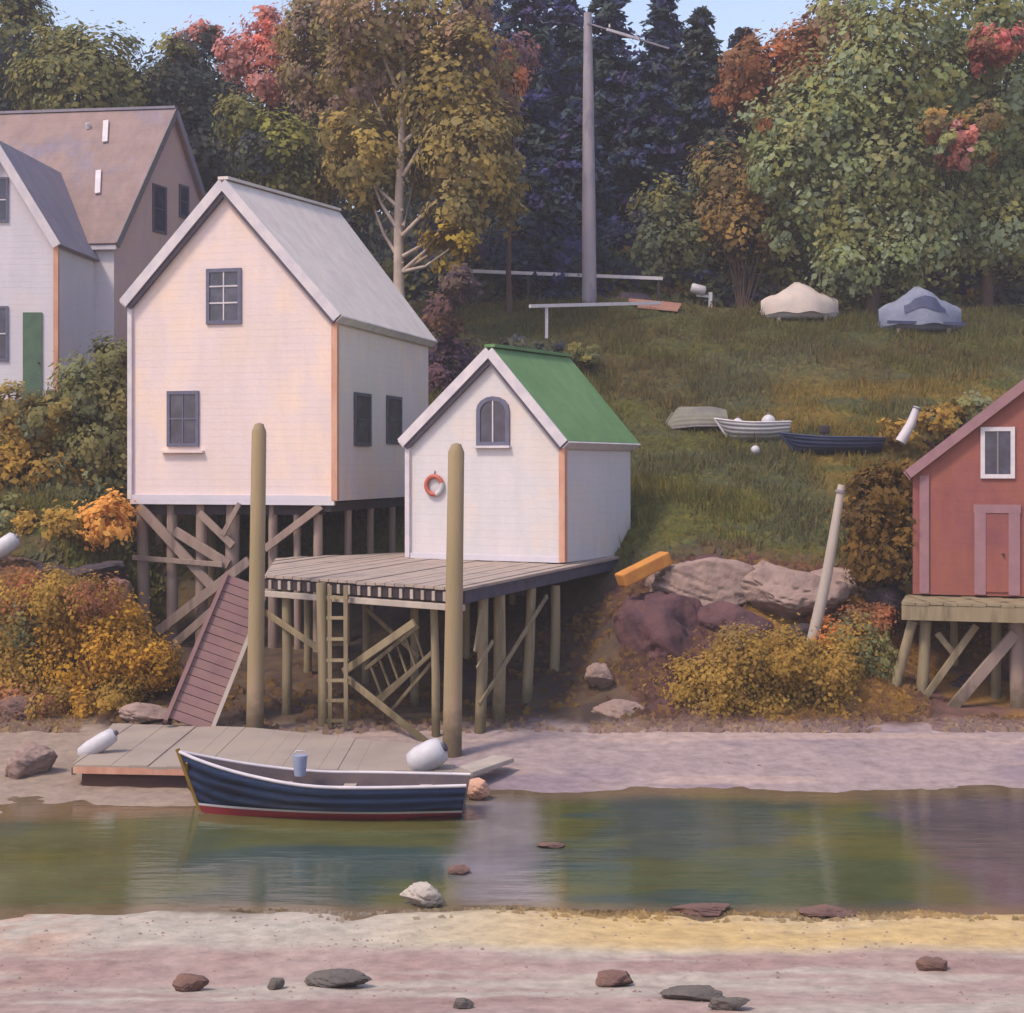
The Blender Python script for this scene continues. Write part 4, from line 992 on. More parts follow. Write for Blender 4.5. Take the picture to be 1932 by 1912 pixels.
# mooring piles in front
def mooring(label, top, bot, d, r, m):
    a = P(*top, d); b = P(*bot, d); g = G(b.x, b.y)
    b = a + (b - a) * ((g - .3 - a.z) / (b.z - a.z))
    t = thing('mooring_pile', label, 'pile', (b.x, b.y, g), 'mooring piles in front of the pier')
    pts = [b, b.lerp(a, .3), b.lerp(a, .6), b.lerp(a, .975), a]
    MB().tube(pts, [r * 1.15, r * 1.08, r, r * .95, r * .55], 12).build('post', m, t)
    MB().tube([a - (a - b).normalized() * .03, a + (a - b).normalized() * .02], [r * .56, r * .25], 10).build('tip', wood_grey, t)
    return t
mooring('tall yellowish mooring pile with pointed top at the gangway', (489, 800), (481, 1372), 32.4, .17, wood_pile)
mooring('tall brown mooring pile standing before the white hut', (861, 838), (853, 1412), 30.4, .175, wood_pile)
# gangway
gw = thing('gangway', 'steep mauve plank gangway from float up to the pier', 'gangway', P(357, 1352, 32.2))
gT = P(466, 1098, 34.2); gB = P(356, 1356, 32.1); gB.z = .5
ax = (gT - gB).normalized(); sd = Vector((1, .35, 0)); sd = (sd - ax * sd.dot(ax)).normalized(); nn = sd.cross(ax)
if nn.z < 0: nn = -nn
Lg = (gT - gB).length
npl = 17
for k in range(npl):
    c = gB + ax * (Lg * (k + .5) / npl)
    MB().box(c + nn * random.uniform(-.008, .008), (.9, Lg / npl - .018, .045), (sd, ax, nn)).build('plank', mauve_wood, gw)
for s in (-1, 1):
    MB().beam(gB + sd * s * .5 - ax * .1, gT + sd * s * .5, .09, .2, nn).build('stringer', mauve_wood if s < 0 else pale_wood, gw)
# white hut on the pier
hut, hFL, hFR, hnf, hnr = gable_house('white_hut', 'small white hut with a green roof standing on the pier',
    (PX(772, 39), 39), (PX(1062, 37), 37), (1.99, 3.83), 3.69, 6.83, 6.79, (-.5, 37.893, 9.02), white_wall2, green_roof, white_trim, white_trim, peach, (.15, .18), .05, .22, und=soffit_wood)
window_px(hut, (900, 748, 962, 842), hFL, hnf, frame_blue, glass, (.5,), (), white_trim, .11, (.08, .02), arch=True)
MB().beam(hFL + hnf * .03 + Vector((0, 0, .07)), hFR + hnf * .03 + Vector((0, 0, .07)), .05, .14).build('skirt_board', white_wall3, hut)
# life ring
rc = on_plane(819, 916, hFL + hnf * .07, hnf)
lr = thing('life_ring', 'coral and white life ring hanging on the white hut', 'life ring', rc)
uu = (hFR - hFL).normalized(); R0, r0 = .235, .06
for q in range(4):
    mb = MB(); vs = []; fs = []; na, nb = 7, 10
    for i in range(na):
        a = (q + i / (na - 1)) * math.pi / 2 + .25
        for j in range(nb):
            b = 2 * math.pi * j / nb
            vs.append(rc + (uu * math.cos(a) + Vector((0, 0, 1)) * math.sin(a)) * (R0 + r0 * math.cos(b)) + hnf * (r0 * math.sin(b)))
    for i in range(na - 1):
        for j in range(nb):
            fs.append((i * nb + j, i * nb + (j + 1) % nb, (i + 1) * nb + (j + 1) % nb, (i + 1) * nb + j))
    mb.add(vs, fs, True); mb.build('ring_section', lifering_red if q != 3 else white_paint, lr)
MB().tube([rc + Vector((0, 0, R0)), rc + Vector((0, 0, R0 + .14)) - hnf * .05], .012, 6).build('hook', tarred, lr)
MB().tube([rc - hnf * .055, rc - hnf * .05], R0, 20).build('backing_disc', white_paint, lr)
# orange timber
tb = MB(); tb.beam(P(1170, 1096, 36.3), P(1258, 1052, 36.9), .42, .34)
o = tb.build('timber', orange_wood, None, .04); props(o, 'short thick orange timber lying on the purple rock beside the white hut', 'timber')

# the float
fl = thing('float', 'low timber float resting on the mud behind the blue boat', 'float', (-4.5, 30, 0))
FP = [(-8.3, 28.0), (-.72, 27.3), (-2.2, 30.2), (-5.57, 32.0), (-8.74, 32.5)]
planks(FP, lambda x, y: .47, .05, fl, float_wood, (.0, 1), .36, .004)
body = [(-8.15, 28.12), (-.95, 27.45), (-2.3, 30.05), (-5.6, 31.85), (-8.6, 32.35)]
MB().prism([(p[0], p[1], .41) for p in body], (0, 0, -.42)).build('hull', float_side, fl)
MB().beam((-8.28, 28.03, .37), (-.78, 27.36, .37), .07, .13).build('rub_rail', peach, fl)
MB().beam((-8.3, 28.08, .33), (-8.74, 32.4, .33), .07, .14).build('rub_rail', dark_wood, fl)
def fender(label, c, r, L, dirv, m, group=None):
    t = thing('fender', label, 'fender', c, group)
    d = Vector(dirv).normalized(); c = Vector(c)
    MB().tube([c - d * (L / 2), c - d * (L * .44), c - d * (L * .2), c + d * (L * .2), c + d * (L * .44), c + d * (L / 2)], [r * .45, r * .85, r, r, r * .85, r * .45], 16).build('body', m, t)
    MB().tube([c + d * (L / 2), c + d * (L / 2 + .05)], r * .3, 10).build('cap', dark_wood, t)
    return t
fender('cream white fender lying on the left corner of the float', P(184, 1405, 29.2), .17, .82, (.8, 0, .5), white_paint, 'white fenders on the float')
fender('fat white fender leaning on the float by the boat stern', P(806, 1428, 27.6), .27, .72, (.75, -.1, .42), white_paint, 'white fenders on the float')
tb = MB(); tb.beam(P(862, 1462, 27.9), P(950, 1432, 29.3), .5, .1); props(tb.build('plank_stack', pale_wood, None, .02), 'pale planks lying off the right end of the float', 'planks')
props(rock(None, P(902, 1486, 27.2), (.3, .25, .22), rock_peach, None, 5, name='stone'), 'peach coloured stone behind the boat stern', 'rock')

# ------------------------------------------------------------------ the blue boat
def boat(label, loc, L, Bm, fb_bow, fb_mid, fb_st, mats, yaw=0.0, pitch=0.0, thw=3, name='rowing_boat', group=None, strakes=5, wl=True, flip=False, seat_label=None):
    """hull with lapped strakes, inner skin, gunwale, thwarts; bow to -x"""
    t = thing(name, label, 'boat', loc, group)
    ns = 22
    def st(k):
        s = k / (ns - 1)
        wdt = Bm / 2 * (math.sin(min(1, s / .62) * math.pi / 2) ** .75 if s < .62 else 1 - .28 * ((s - .62) / .38) ** 1.6)
        sh = fb_mid + (fb_bow - fb_mid) * max(0, 1 - s / .55) ** 2 + (fb_st - fb_mid) * max(0, (s - .55) / .45) ** 2
        kz = -.16 + .2 * max(0, 1 - s / .18) ** 2 + .1 * max(0, (s - .75) / .25)
        x = -L / 2 + L * s
        return x, max(wdt, .012), sh, kz
    def pt(k, q, off=0.0, side=1):
        x, w, sh, kz = st(k)
        zz = kz + (sh - kz) * q
        ww = w * (min(1, q / .5) ** .55 * .86 + .14 * q)
        rake = -.32 * max(0, 1 - (k / (ns - 1)) / .3) * (q - .4) * 1.2
        rake2 = .12 * max(0, (k / (ns - 1) - .85) / .15) * q
        return Vector((x + rake + rake2, side * max(0, ww + off), zz))
    Rz = Matrix.Rotation(yaw, 3, 'Z') @ Matrix.Rotation(pitch, 3, 'X') if True else None
    loc = Vector(loc)
    def T(p): return loc + Rz @ (Vector((p.x, -p.y, -p.z)) if flip else p)
    hull = MB()
    qs = []
    for i in range(strakes):
        a = i / strakes; b = (i + 1) / strakes
        qs += [(a, .012), ((a + b) / 2, .008), (b, .0)]
    for side in (-1, 1):
        vs = [T(pt(k, q, o, side)) for k in range(ns) for (q, o) in qs]
        m = len(qs)
        hull.add(vs, [(k * m + j, (k + 1) * m + j, (k + 1) * m + j + 1, k * m + j + 1) for k in range(ns - 1) for j in range(m - 1)], True)
    hq = [q for q, o in qs]
    tr = [T(pt(ns - 1, q, 0, -1)) for q in hq[::-1]] + [T(pt(ns - 1, q, 0, 1)) for q in hq]
    hull.add(tr, [tuple(range(len(tr)))])
    H = hull.build('hull', mats['hull'], t)
    inner = MB()
    iq = [.12, .3, .5, .75, 1.0]
    for side in (-1, 1):
        vs = [T(pt(k, q, -.035, side)) for k in range(1, ns) for q in iq]
        m = len(iq)
        inner.add(vs, [(k * m + j, (k + 1) * m + j, (k + 1) * m + j + 1, k * m + j + 1) for k in range(ns - 2) for j in range(m - 1)], True)
    fl_ = [T(pt(k, .12, -.035, s)) for k in range(1, ns) for s in (-1, 1)]
    inner.add(fl_, [(2 * k, 2 * k + 1, 2 * k + 3, 2 * k + 2) for k in range(ns - 2)])
    inner.build('inner_skin', mats['in'], t)
    gun = MB()
    for side in (-1, 1):
        gun.tube([T(pt(k, 1.0, .0, side) + Vector((0, 0, .01))) for k in range(ns)], .032, 6)
    gun.build('gunwale', mats['gun'], t)
    for k in [int(round(ns * f)) for f in ((.3, .55, .8) if thw == 3 else (.35, .7))]:
        a = pt(k, .72, -.03, -1); b = pt(k, .72, -.03, 1)
        MB().hexa([T(v) for v in (a + Vector((-.11, 0, 0)), a + Vector((.11, 0, 0)), b + Vector((.11, 0, 0)), b + Vector((-.11, 0, 0)),
                                  a + Vector((-.11, 0, .035)), a + Vector((.11, 0, .035)), b + Vector((.11, 0, .035)), b + Vector((-.11, 0, .035)))]).build('thwart', mats['thw'], t)
    sm = MB(); sm.tube([T(pt(0, q, 0, 1) + Vector((-.02, -pt(0, q, 0, 1).y, 0))) for q in (0, .25, .5, .75, 1.0, 1.06)], .04, 6); sm.build('stem', mats['stem'], t)
    if wl:
        for (q0, q1, m_, nm) in ((.02, .17, mats['red'], 'boot_stripe'), (.17, .2, mats['white'], 'waterline_stripe')):
            pass
        def zband(z0, z1, m_, nm, off):
            s_ = MB()
            for side in (-1, 1):
                vs = []
                for k in range(ns):
                    x, w, sh, kz = st(k)
                    for zz in (z0, z1):
                        q = min(1, max(0.0, (zz - kz) / (sh - kz)))
                        vs.append(T(pt(k, q, off, side)))
                s_.add(vs, [(2 * k, 2 * k + 2, 2 * k + 3, 2 * k + 1) for k in range(ns - 1)], True)
            s_.build(nm, m_, t)
        zband(-.04, .14, mats['red'], 'boot_stripe', .02)
        zband(.142, .185, mats['white'], 'waterline_stripe', .024)
    return t
bc = P(616, 1541, 26.0); bc.z = 0
BM_ = {'hull': navy, 'in': inside_paint, 'gun': white_trim, 'thw': pale_wood, 'stem': mustard, 'red': red_paint, 'white': white_paint}
bt = boat('navy blue rowing boat with red boot stripe moored at the float', bc, 4.75, 1.28, 1.06, .6, .62, BM_, yaw=math.radians(-3))
for k in range(1):
    c = P(566, 1440, 26.2)
    tt = thing('bucket', 'small pale blue bucket standing in the navy boat', 'bucket', c)
    MB().tube([c + Vector((0, 0, -.22)), c + Vector((0, 0, .14))], [.1, .135], 14).build('body', mat('pale_blue_plastic', rgb((176, 182, 206)), rgb((160, 168, 196)), 3, .5, 0), tt)
    MB().tube([c + Vector((-.13, 0, .13)), c + Vector((-.07, 0, .22)), c + Vector((.07, 0, .22)), c + Vector((.13, 0, .13))], .01, 6).build('handle', white_paint, tt)
# mooring line down from the bow
a = P(352, 1440, 26.0)
ln = MB(); ln.tube([a, a + Vector((-.02, .3, -.5)), a + Vector((-.1, 1.2, -.85)), a + Vector((-.15, 2.1, -.52))], .022, 6)
props(ln.build('mooring_line', mustard, None), 'ochre mooring line from the navy boat bow to the float', 'rope')

# ------------------------------------------------------------------ boats and clutter up the slope
def onslope(px, py, d0=40, d1=64):
    """distance at which the sight line through (px, py) meets the ground"""
    for d in np.arange(d0, d1, .05):
        q = P(px, py, d)
        if G(q.x, d) >= q.z: return d
    return d1
d = onslope(1316, 812); c = P(1316, 806, d); c.z = G(c.x, d) + .62
boat('sage grey dinghy turned upside down on the grass', c, 1.9, 1.0, .62, .5, .5, {'hull': sage_paint, 'in': inside_paint, 'gun': grey_trim, 'thw': pale_wood, 'stem': sage_paint}, yaw=math.radians(-8), thw=2, wl=False, flip=True, name='dinghy', group='boats hauled out on the slope')
d = onslope(1430, 838); c = P(1424, 826, d); c.z = G(c.x, d) + .2
boat('white skiff sitting on the grass between two dinghies', c, 2.1, 1.0, .62, .48, .5, {'hull': white_paint, 'in': inside_paint, 'gun': white_trim, 'thw': white_paint, 'stem': white_trim}, yaw=math.radians(-12), thw=2, wl=False, name='dinghy', group='boats hauled out on the slope')
d = onslope(1570, 862); c = P(1572, 850, d); c.z = G(c.x, d) + .17
boat('long dark blue dinghy on the grass with white seats', c, 2.9, 1.1, .56, .42, .4, {'hull': blue_strip, 'in': white_paint, 'gun': blue_strip, 'thw': white_paint, 'stem': blue_strip}, yaw=math.radians(4), thw=3, wl=False, name='dinghy', group='boats hauled out on the slope')
q = c + Vector((-.3, -.1, .5)); tt = thing('outboard_motor', 'small dark outboard motor standing in the dark blue dinghy', 'motor', q)
MB().box(q + Vector((0, 0, .18)), (.3, .36, .26)).build('cowling', rock_dark, tt, .05)
MB().tube([q + Vector((0, 0, .1)), q + Vector((0, 0, -.42))], .06, 8).build('leg', dark_frame, tt)
for k, (px, py, r, lab) in enumerate([(1392, 800, .19, 'white mooring buoy beside the sage dinghy'), (1450, 797, .25, 'largest white mooring buoy heaped on the white skiff'), (1478, 806, .2, 'grey white mooring buoy at the right of the heap'), (1425, 850, .15, 'small white buoy on the grass below the skiff')]):
    d = onslope(px, py + 16) - .4
    c = P(px, py, d)
    t = thing('buoy', lab, 'buoy', c, 'white buoys on the slope')
    mb = MB(); mb.tube([c + Vector((0, 0, r * s_)) for s_ in (-1, -.85, -.5, 0, .5, .85, 1)], [r * z_ for z_ in (.2, .55, .87, 1, .87, .55, .2)], 14)
    mb.build('ball', white_paint, t)
    MB().tube([c + Vector((0, 0, r)), c + Vector((0, 0, r * 1.3))], r * .22, 8).build('eye', grey_trim, t)
# covered boats at the crest
def covered(label, px, py, w, h, cover, hullm, strip=None, name='covered_boat'):
    d = min(onslope(px, py + h * .5) - .5, 61.3)
    c = P(px, py + h * .5, d); c.z = G(c.x, d); s = d / F
    t = thing(name, label, 'boat', c, 'covered boats at the crest')
    W = w * s; Hh = h * s
    ns_, na = 17, 11
    vs = []; fs = []
    for i in range(ns_):
        u = i / (ns_ - 1) * 2 - 1
        prof = (1 - abs(u) ** 2.2) ; pk = max(0, 1 - abs(u + .05) * 1.9)
        bw = .95 * (1 - abs(u) ** 2.6) + .08
        for j in range(na):
            a = math.pi * j / (na - 1)
            hz = Hh * (.42 + .28 * prof + .3 * pk) * (math.sin(a) ** .8) + .04 * math.sin(9 * u + 3 * j)
            vs.append(c + Vector((u * W / 2, -bw * math.cos(a) * (1 + .06 * math.sin(7 * u)), .16 + hz)))
    for i in range(ns_ - 1):
        for j in range(na - 1):
            fs.append((i * na + j, (i + 1) * na + j, (i + 1) * na + j + 1, i * na + j + 1))
    vs_c = vs
    MB().add(vs, fs, True).build('cover', cover, t)
    hb = MB(); vs = []
    for i in range(ns_):
        u = i / (ns_ - 1) * 2 - 1; bw = .85 * (1 - abs(u) ** 2.6) + .05
        for (y_, z_) in ((-bw, .3), (-bw * .9, .05), (-bw * .3, -.12), (bw * .3, -.12), (bw * .9, .05), (bw, .3)):
            vs.append(c + Vector((u * W / 2 * 1.02, y_, z_)))
    hb.add(vs, [(i * 6 + j, (i + 1) * 6 + j, (i + 1) * 6 + j + 1, i * 6 + j + 1) for i in range(ns_ - 1) for j in range(5)], True)
    hb.build('hull', hullm, t)
    if strip:
        sv = []
        for i in range(4, 13):
            for j in (1, 2):
                q = vs_c[i * na + j]; o_ = Vector((0, q.y - c.y, q.z - c.z)).normalized() * .03
                sv.append(q + o_ + Vector((0, 0, .1 * (j - 1) * (1 if 5 < i < 11 else -.5))))
        MB().add(sv, [(2 * i, 2 * i + 2, 2 * i + 3, 2 * i + 1) for i in range(8)], True).build('band', strip, t)
        MB().beam(c + Vector((-.46 * W, -.92, .24)), c + Vector((.48 * W, -.92, .16)), .05, .12).build('rub_rail', strip, t)
    for s_ in (-.3, .3):
        MB().box(c + Vector((s_ * W, 0, -.1)), (.15, 1.3, .25)).build('cradle', wood_grey, t)
covered('boat under a crumpled cream white canvas at the crest', 1508, 558, 146, 62, cream_canvas, white_paint)
covered('boat under a grey blue cover with dark stripe at the crest', 1735, 578, 156, 76, grey_blue, grey_blue, blue_strip)
# pink plank pile and lilac hull by the pole
d = onslope(1240, 582) - .3
t = thing('timber_pile', 'row of pinkish timbers lying at the crest', 'timber', P(1240, 578, d))
for k in range(3):
    MB().beam(P(1186 + 8 * k, 567 + 6 * k, d - .15 * k), P(1285 - 3 * k, 576 + 5 * k, d - .15 * k), .2, .14).build('beam', pink_paint, t, .02)
d = onslope(1192, 572); c = P(1192, 560, d); c.z = G(c.x, d) + .5
boat('lilac dinghy turned over beside the utility pole', c, 1.5, .9, .5, .44, .4, {'hull': lilac_paint, 'in': lilac_paint, 'gun': pink_paint, 'thw': pink_paint, 'stem': pink_paint}, yaw=.2, thw=2, wl=False, flip=True, name='dinghy', group='boats hauled out on the slope')
# mailbox
d = onslope(1340, 572) - .2; b = P(1340, 570, d); b.z = G(b.x, d); s = d / F
t = thing('mailbox', 'white roadside mailbox on a pale post at the crest', 'mailbox', b)
MB().beam(b + Vector((0, 0, -.2)), b + Vector((0, 0, 38 * s)), .16, .16).build('post', white_paint, t)
MB().beam(b + Vector((0, 0, 30 * s)), b + Vector((-26 * s, 0, 33 * s)), .1, .12).build('arm', white_paint, t)
mb = MB(); mb.tube([b + Vector((-22 * s + y_, -.05, 43 * s - .25 * y_)) for y_ in (-.33, -.28, .24, .29)], [.16, .22, .22, .16], 12); mb.build('box', white_paint, t)
# railings
def railing(label, a, b, d0, d1, posts, r, ph, m=white_trim, pm=white_trim):
    A = P(*a, d0); B = P(*b, d1)
    t = thing('railing', label, 'railing', (A.x, A.y, G(A.x, A.y)))
    MB().beam(A, B, r, r).build('rail', m, t)
    for k in posts:
        q = A.lerp(B, k)
        MB().beam((q.x, q.y + .02, q.z - .03), (q.x, q.y + .02, min(G(q.x, q.y) - .1, q.z - .2) if ph is None else q.z - ph), r * .9, r * .9).build('post', pm, t)
    return t
railing('long white rail running behind the utility pole at the crest', (865, 511), (1250, 526), 62.6, 63.2, (.02, .34, .66, .98), .14, None, white_trim, bark_dark)
railing('low pale handrail with one white post below the crest', (1000, 578), (1245, 572), 56.5, 60.5, (.12,), .13, 1.25, white_trim, white_paint)
# utility pole
d = 61.5; b = P(1112, 568, d); b.z = G(b.x, d)
t = thing('utility_pole', 'tall grey utility pole standing at the crest before dark conifers', 'utility pole', b)
tp = P(1109, 25, d)
MB().tube([b + Vector((0, 0, -.3)), b.lerp(tp, .35), b.lerp(tp, .7), tp], [.31, .28, .23, .165], 14).build('post', pole_grey, t)
MB().beam(P(1108, 44, d - .3), P(1262, 92, d + .8), .06, .07).build('crossarm', pole_grey, t)
MB().beam(P(1145, 56, d - .2), P(1205, 74, d + .3), .09, .11).build('pale_arm', white_trim, t)
for px, py in ((1150, 52), (1200, 68)):
    c = P(px, py, d); MB().tube([c, c + Vector((0, 0, .14))], [.045, .03], 8).build('insulator', white_paint, t)
# leaning white poles
def leanpole(label, a, b, d, r, m=pale_wood):
    A = P(*a, d); B = P(*b, d)
    t = thing('pole', label, 'pole', B)
    mid = A.lerp(B, .5) + Vector((.06, 0, 0))
    MB().tube([B + (B - A) * .04, mid, A], [r * 1.2, r, r * .7], 10).build('shaft', m, t)
    MB().tube([A.lerp(B, .03), A.lerp(B, .045)], r * 1.0, 10).build('band', grey_trim, t)
leanpole('tall bleached pole leaning right out of the bank', (1588, 915), (1524, 1250), 35.6, .13)
leanpole('short white board leaning in grass above the red shed', (1730, 768), (1700, 832), 44.0, .14, white_trim)
# white float on the left bank
c = P(8, 1032, 37.6)
t = thing('net_float', 'white net float lying at the left edge of the bank', 'float', c)
dd = Vector((.75, 0, .6)).normalized()
MB().tube([c - dd * .4, c - dd * .34, c, c + dd * .34, c + dd * .4], [.1, .2, .24, .2, .1], 12).build('body', white_paint, t)
MB().tube([c + dd * .4, c + dd * .46], .05, 8).build('eye', grey_trim, t)

# ------------------------------------------------------------------ red shed
shed, sFL, sFR, snf, snr = gable_house('red_shed', 'red boarded shed with dusty pink trim at the right edge',
    (PX(1722, 36), 36), (PX(1722, 36) + 6.05, 34.1), (1.85, 5.9), 3.0, 5.97, 5.97, (PX(1722, 36) + 3.03, 35.05, 8.5), red_wall, red_roof, shed_trim, shed_trim, None, (.12, .12), 0, .2, side=brown_wall)
su = (sFR - sFL); su.z = 0; su.normalize(); Z_ = Vector((0, 0, 1)); sx = (su, snf, Z_)
def on_shed(px, py, off=0): return on_plane(px, py, sFL + snf * off, snf)
q = on_shed(1744, 1000); q.z = 4.45
MB().box(q + snf * .025, (.22, .05, 2.85), sx).build('corner_board', shed_trim, shed)
window_px(shed, (1850, 806, 1915, 903), sFL, snf, white_trim, glass, (.5,), (), grey_trim, .1)
zt = on_shed(1880, 962).z
a = on_shed(1845, 1000); b = on_shed(1918, 1000); dw = (b - a).length; c = (a + b) / 2
c.z = (3.05 + zt) / 2
D = MB().box(c + snf * .02, (dw - .2, .03, zt - 3.15), sx).build('door', red_wall, shed)
for e in (a + su * .05, b - su * .05):
    MB().box(Vector((e.x, e.y, (3.03 + zt) / 2)) + snf * .025, (.26, .05, zt - 3.03), sx).build('jamb', shed_trim, D)
MB().box(Vector((c.x, c.y, zt + .02)) + snf * .027, (dw + .2, .052, .2), sx).build('lintel', shed_trim, D)
k_ = b - su * .3; k_.z = 4.0
MB().tube([k_ + snf * .03, k_ + snf * .09], .03, 8).build('knob', tarred, D)
bush('tall dark brown shrub against the left side of the red shed', 1665, 37.2, [(1660, 930, 46, DBROWN, 0), (1650, 990, 48, DBROWN, 0), (1680, 1040, 48, DBROWN, 0), (1640, 1060, 44, DBROWN, 0), (1690, 960, 40, DBROWN, 0), (1690, 900, 26, DBROWN, .2)], .14, 1.2, 'dark shrubs by the red shed')
sd_ = thing('shed_deck', 'grey timber deck on crooked piles under the red shed', 'deck', (12, 35, .6))
planks([(9.0, 34.3), (9.1, 34.26), (15.8, 32.4), (16.2, 34.3), (9.6, 36.2)], lambda x, y: 2.96, .06, sd_, wood_olive, (0, 1), .3, .02)
MB().beam((9.02, 34.36, 2.72), (15.8, 32.46, 2.72), .12, .34).build('girder', wood_olive, sd_)
MB().beam((9.7, 36.1, 2.74), (16.0, 34.3, 2.74), .2, .3).build('girder', tarred, sd_)
def on_sd(px, py, off=0): return P(px, py, 34.5 + off)
def sd_pile(a, b, r, off, m=wood_olive):
    A = on_sd(*a, off); B = on_sd(*b, off); g = G(B.x, B.y) - .2
    B = A + (B - A) * ((g - A.z) / (B.z - A.z))
    MB().tube([B, A], [r * 1.05, r * .95], 10).build('pile', m, sd_)
sd_pile((1722, 1172), (1690, 1290), .12, 0); sd_pile((1747, 1172), (1740, 1300), .14, .1); sd_pile((1880, 1172), (1878, 1330), .12, .4); sd_pile((1918, 1172), (1925, 1400), .2, -.1, wood_grey); sd_pile((1990, 1172), (1990, 1330), .14, 0)
sd_pile((1800, 1172), (1800, 1330), .1, 2.0); sd_pile((1760, 1172), (1760, 1330), .1, 4.0)
for a, b, w, off in (((1842, 1180), (1735, 1330), .16, -.15), ((1915, 1195), (1766, 1372), .26, -.25), ((1768, 1195), (1800, 1235), .14, -.1), ((1845, 1170), (1835, 1145), .1, -.15)):
    brace(sd_, on_sd, a, b, w, off, wood_olive if w < .2 else wood_grey)

# ------------------------------------------------------------------ grey house at the left
gh = thing('grey_house', 'grey roofed house with a white front wing on the left bank', 'house', (-16.5, 53, 8.6))
D0 = 53.0; S0 = D0 / F
def Q(px, py, d=D0): return P(px, py, d)
zb = Q(0, 745).z - .6; ze = Q(0, 452).z; zr = Q(0, 212, 56).z
xr = Q(215, 0).x; xl = xr - 9.5
# main block: ridge runs along x, gable end turned right and away
th_ = math.radians(20)
V = Vector((math.sin(th_) * 1.0, math.cos(th_), 0))
Cn = Vector((xr, D0, 0)); dp = 7.27
E1 = Cn + V * dp
def z_(p, z): return Vector((p.x, p.y, z))
Xd = Vector((-math.cos(th_) * 1, math.sin(th_) * .35, 0)).normalized()
def shiftl(p, L): return p + Xd * L
Mid = Cn + V * (dp / 2)
zrr = P(322, 212, Mid.y).z
w = MB()
w.add([z_(Cn, zb), z_(E1, zb), z_(E1, ze), z_(Mid, zrr), z_(Cn, ze)], [(0, 1, 2, 3, 4)])
w.build('gable_wall', mauve_wall, gh, fix=False)
w = MB(); w.add([z_(shiftl(Cn, 8), zb), z_(Cn, zb), z_(Cn, ze), z_(shiftl(Cn, 8), ze)], [(0, 1, 2, 3)])
w.build('front_wall', white_wall3, gh, fix=False)
w = MB(); w.add([z_(shiftl(E1, 8), zb), z_(E1, zb), z_(E1, ze), z_(shiftl(E1, 8), ze)], [(3, 2, 1, 0)])
w.build('back_wall', white_wall3, gh, fix=False)
for (E, s_) in ((Cn, 1), (E1, -1)):
    sl = (z_(E, ze) - z_(Mid, zrr)).normalized()
    e0 = z_(E, ze) + sl * .3 - Xd * .2; r0_ = z_(Mid, zrr) - Xd * .2
    n = Xd.cross(sl); n = n if n.z > 0 else -n
    MB().prism([r0_ + n * .02, e0 + n * .02, e0 + Xd * 9.5 + n * .02, r0_ + Xd * 9.5 + n * .02], n * .12).build('roof', grey_roof, gh)
    MB().prism([r0_ + n * .17 - Xd * .02, e0 + n * .17 - Xd * .02, e0 - n * .14 - Xd * .02, r0_ - n * .14 - Xd * .02], -Xd * .05).build('bargeboard', grey_trim if s_ > 0 else slate_roof, gh)
    if s_ > 0:
        MB().beam(e0 - n * .03 + sl * .05, e0 + Xd * 4 - n * .03 + sl * .05, .12, .16).build('gutter', white_trim, gh)
        for (px_, py0, py1) in ((200, 228, 268), (186, 322, 365)):
            nrm = n; p0 = e0 + n * .2
            a = on_plane(px_, py0, p0, nrm); b = on_plane(px_ - 2, py1, p0, nrm)
            MB().beam(a, b, .2, .06, n).build('roof_light', white_trim, gh)
        p0 = e0 + n * .22
        MB().tube([on_plane(165, 240, p0, n) - n * .1, on_plane(165, 240, p0, n) + Vector((0, 0, .15))], .09, 8).build('vent_pipe', white_trim, gh)
MB().beam(z_(Mid, zrr + .16) - Xd * .22, z_(Mid, zrr + .16) + Xd * 9.4, .3, .1).build('ridge_cap', slate_roof, gh)
ng = Vector((V.y, -V.x, 0))
for (a_px, b_px, y0, y1) in ((287, 313, 350, 440), (337, 355, 350, 412)):
    window_px(gh, (a_px, y0, b_px, y1), z_(Cn, zb), ng, dark_frame, glass, (), (.5,), dark_frame, .09)
# front wing with white gable
D1 = 49.5
def W_(px, py, d=D1): return P(px, py, d)
wr = W_(106, 0).x; wa = W_(-8, 0).x; wl_ = 2 * wa - wr
we = W_(0, 455).z; wt = W_(0, 268).z; wbz = W_(0, 745).z - .9
w = MB(); bk = Vector((.5, 7.0, 0))
f = [Vector((wl_, D1, wbz)), Vector((wr, D1, wbz)), Vector((wr, D1, we)), Vector((wa, D1, wt)), Vector((wl_, D1, we))]
b_ = [p + bk for p in f]
w.add(f, [(0, 1, 2, 3, 4)]); w.add([f[1], b_[1], b_[2], f[2]], [(0, 1, 2, 3)]); w.add([b_[0], f[0], f[4], b_[4]], [(0, 1, 2, 3)])
w.build('wing_wall', white_wall3, gh, fix=False)
vv = bk.normalized()
for E, s_ in ((f[2], 1), (f[4], -1)):
    sl = (E - f[3]).normalized(); n = vv.cross(sl); n = n if n.z > 0 else -n
    q = [f[3] - vv * .25 + n * .02, E + sl * .25 - vv * .25 + n * .02, E + sl * .25 + bk + n * .02, f[3] + bk + n * .02]
    MB().prism(q, n * .1).build('wing_roof', slate_roof, gh)
    MB().prism([q[0] - vv * .03 + n * .13, q[1] - vv * .03 + n * .13, q[1] - vv * .03 - n * .16, q[0] - vv * .03 - n * .16], -vv * .05).build('bargeboard', white_trim, gh)
MB().box((wr + .01, D1 - .01, (wbz + we) / 2 - .05), (.16, .16, we - wbz - .12)).build('corner_board', peach, gh)
nfw = Vector((0, -1, 0))
dq0 = W_(44, 590); dq1 = W_(80, 742)
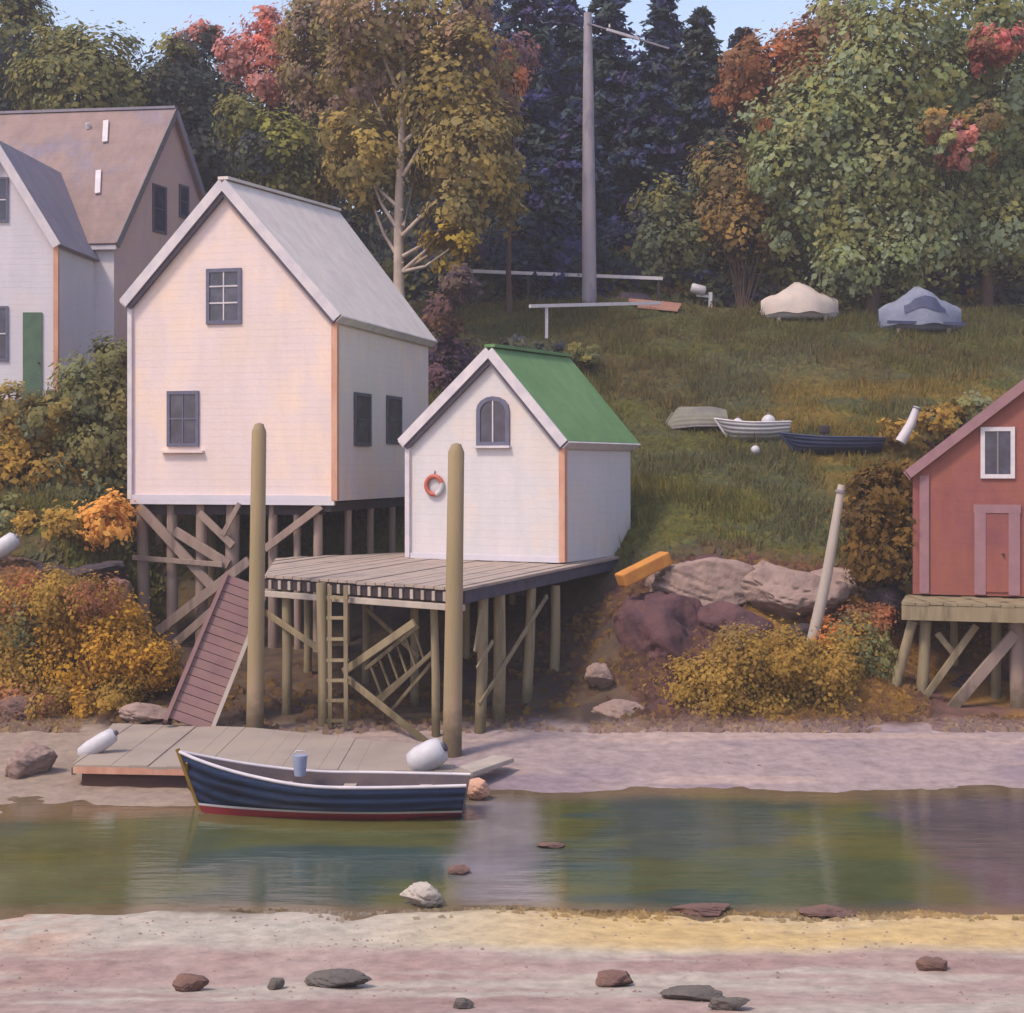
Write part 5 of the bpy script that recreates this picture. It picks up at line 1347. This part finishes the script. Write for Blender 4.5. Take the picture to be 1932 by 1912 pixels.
Dd = MB().box(((dq0.x + dq1.x) / 2, D1 - .03, (dq0.z + dq1.z - .6) / 2), (dq1.x - dq0.x, .05, dq0.z - dq1.z + .6)).build('door', green_door, gh)
MB().tube([(dq1.x - .1, D1 - .06, dq1.z + 1.0), (dq1.x - .1, D1 - .1, dq1.z + 1.0)], .04, 8).build('knob', tarred, Dd)
window_px(gh, (-22, 578, 16, 682), f[0], nfw, frame_blue, glass, (.5,), (.5,), white_trim, .08)
window_px(gh, (-12, 335, 16, 420), f[0], nfw, frame_blue, glass, (), (.5,), white_trim, .07)

# ------------------------------------------------------------------ undergrowth under the trees
n = 90000
x = rng.uniform(-17, 26, n); y = rng.uniform(64.2, 74, n); hh = rng.random(n) ** 1.5 * (1.2 + 3.2 * fbm(x * .35, y * .35, 131))
z = ground_z(x, y) + hh
pal = np.array([lin(c) for c in DARK + OLIVED + BROWN[:1] + BLUE[:2]])
tone = (fbm(x * .5, y * .5 + hh, 141) * len(pal) * 1.6 - .3 * len(pal)).astype(int) % len(pal)
colr = pal[tone] * (.75 + .5 * rng.random(n))[:, None] * LEAFK
ug = leaf_mesh('undergrowth', np.stack([x, y, z], 1), np.stack([rng.normal(size=n) * .5, -1 + .4 * rng.normal(size=n), .5 + .4 * rng.random(n)], 1), .26 * (.6 + .8 * rng.random(n)), np.clip(colr, 0, .9))
props(ug, 'tangled dark undergrowth below the trees at the crest', 'undergrowth', kind='stuff')

# ------------------------------------------------------------------ the air
hz = MB(); hz.box((0, 180, 24.5), (760, 540, 55.0))
hm = bpy.data.materials.new('haze'); hm.use_nodes = True
hn = hm.node_tree.nodes; hl = hm.node_tree.links
hn.remove(hn['Principled BSDF'])
pv = hn.new('ShaderNodeVolumePrincipled'); pv.inputs['Color'].default_value = (.88, .88, .96, 1); pv.inputs['Density'].default_value = 0.0008
hl.new(pv.outputs[0], hn['Material Output'].inputs['Volume'])
props(hz.build('haze', hm, None), 'thin pale haze in the harbour air', 'haze', kind='stuff')
print('TRIS', sum(len(o.data.polygons) * 2 for o in bpy.data.objects if o.type == 'MESH'))
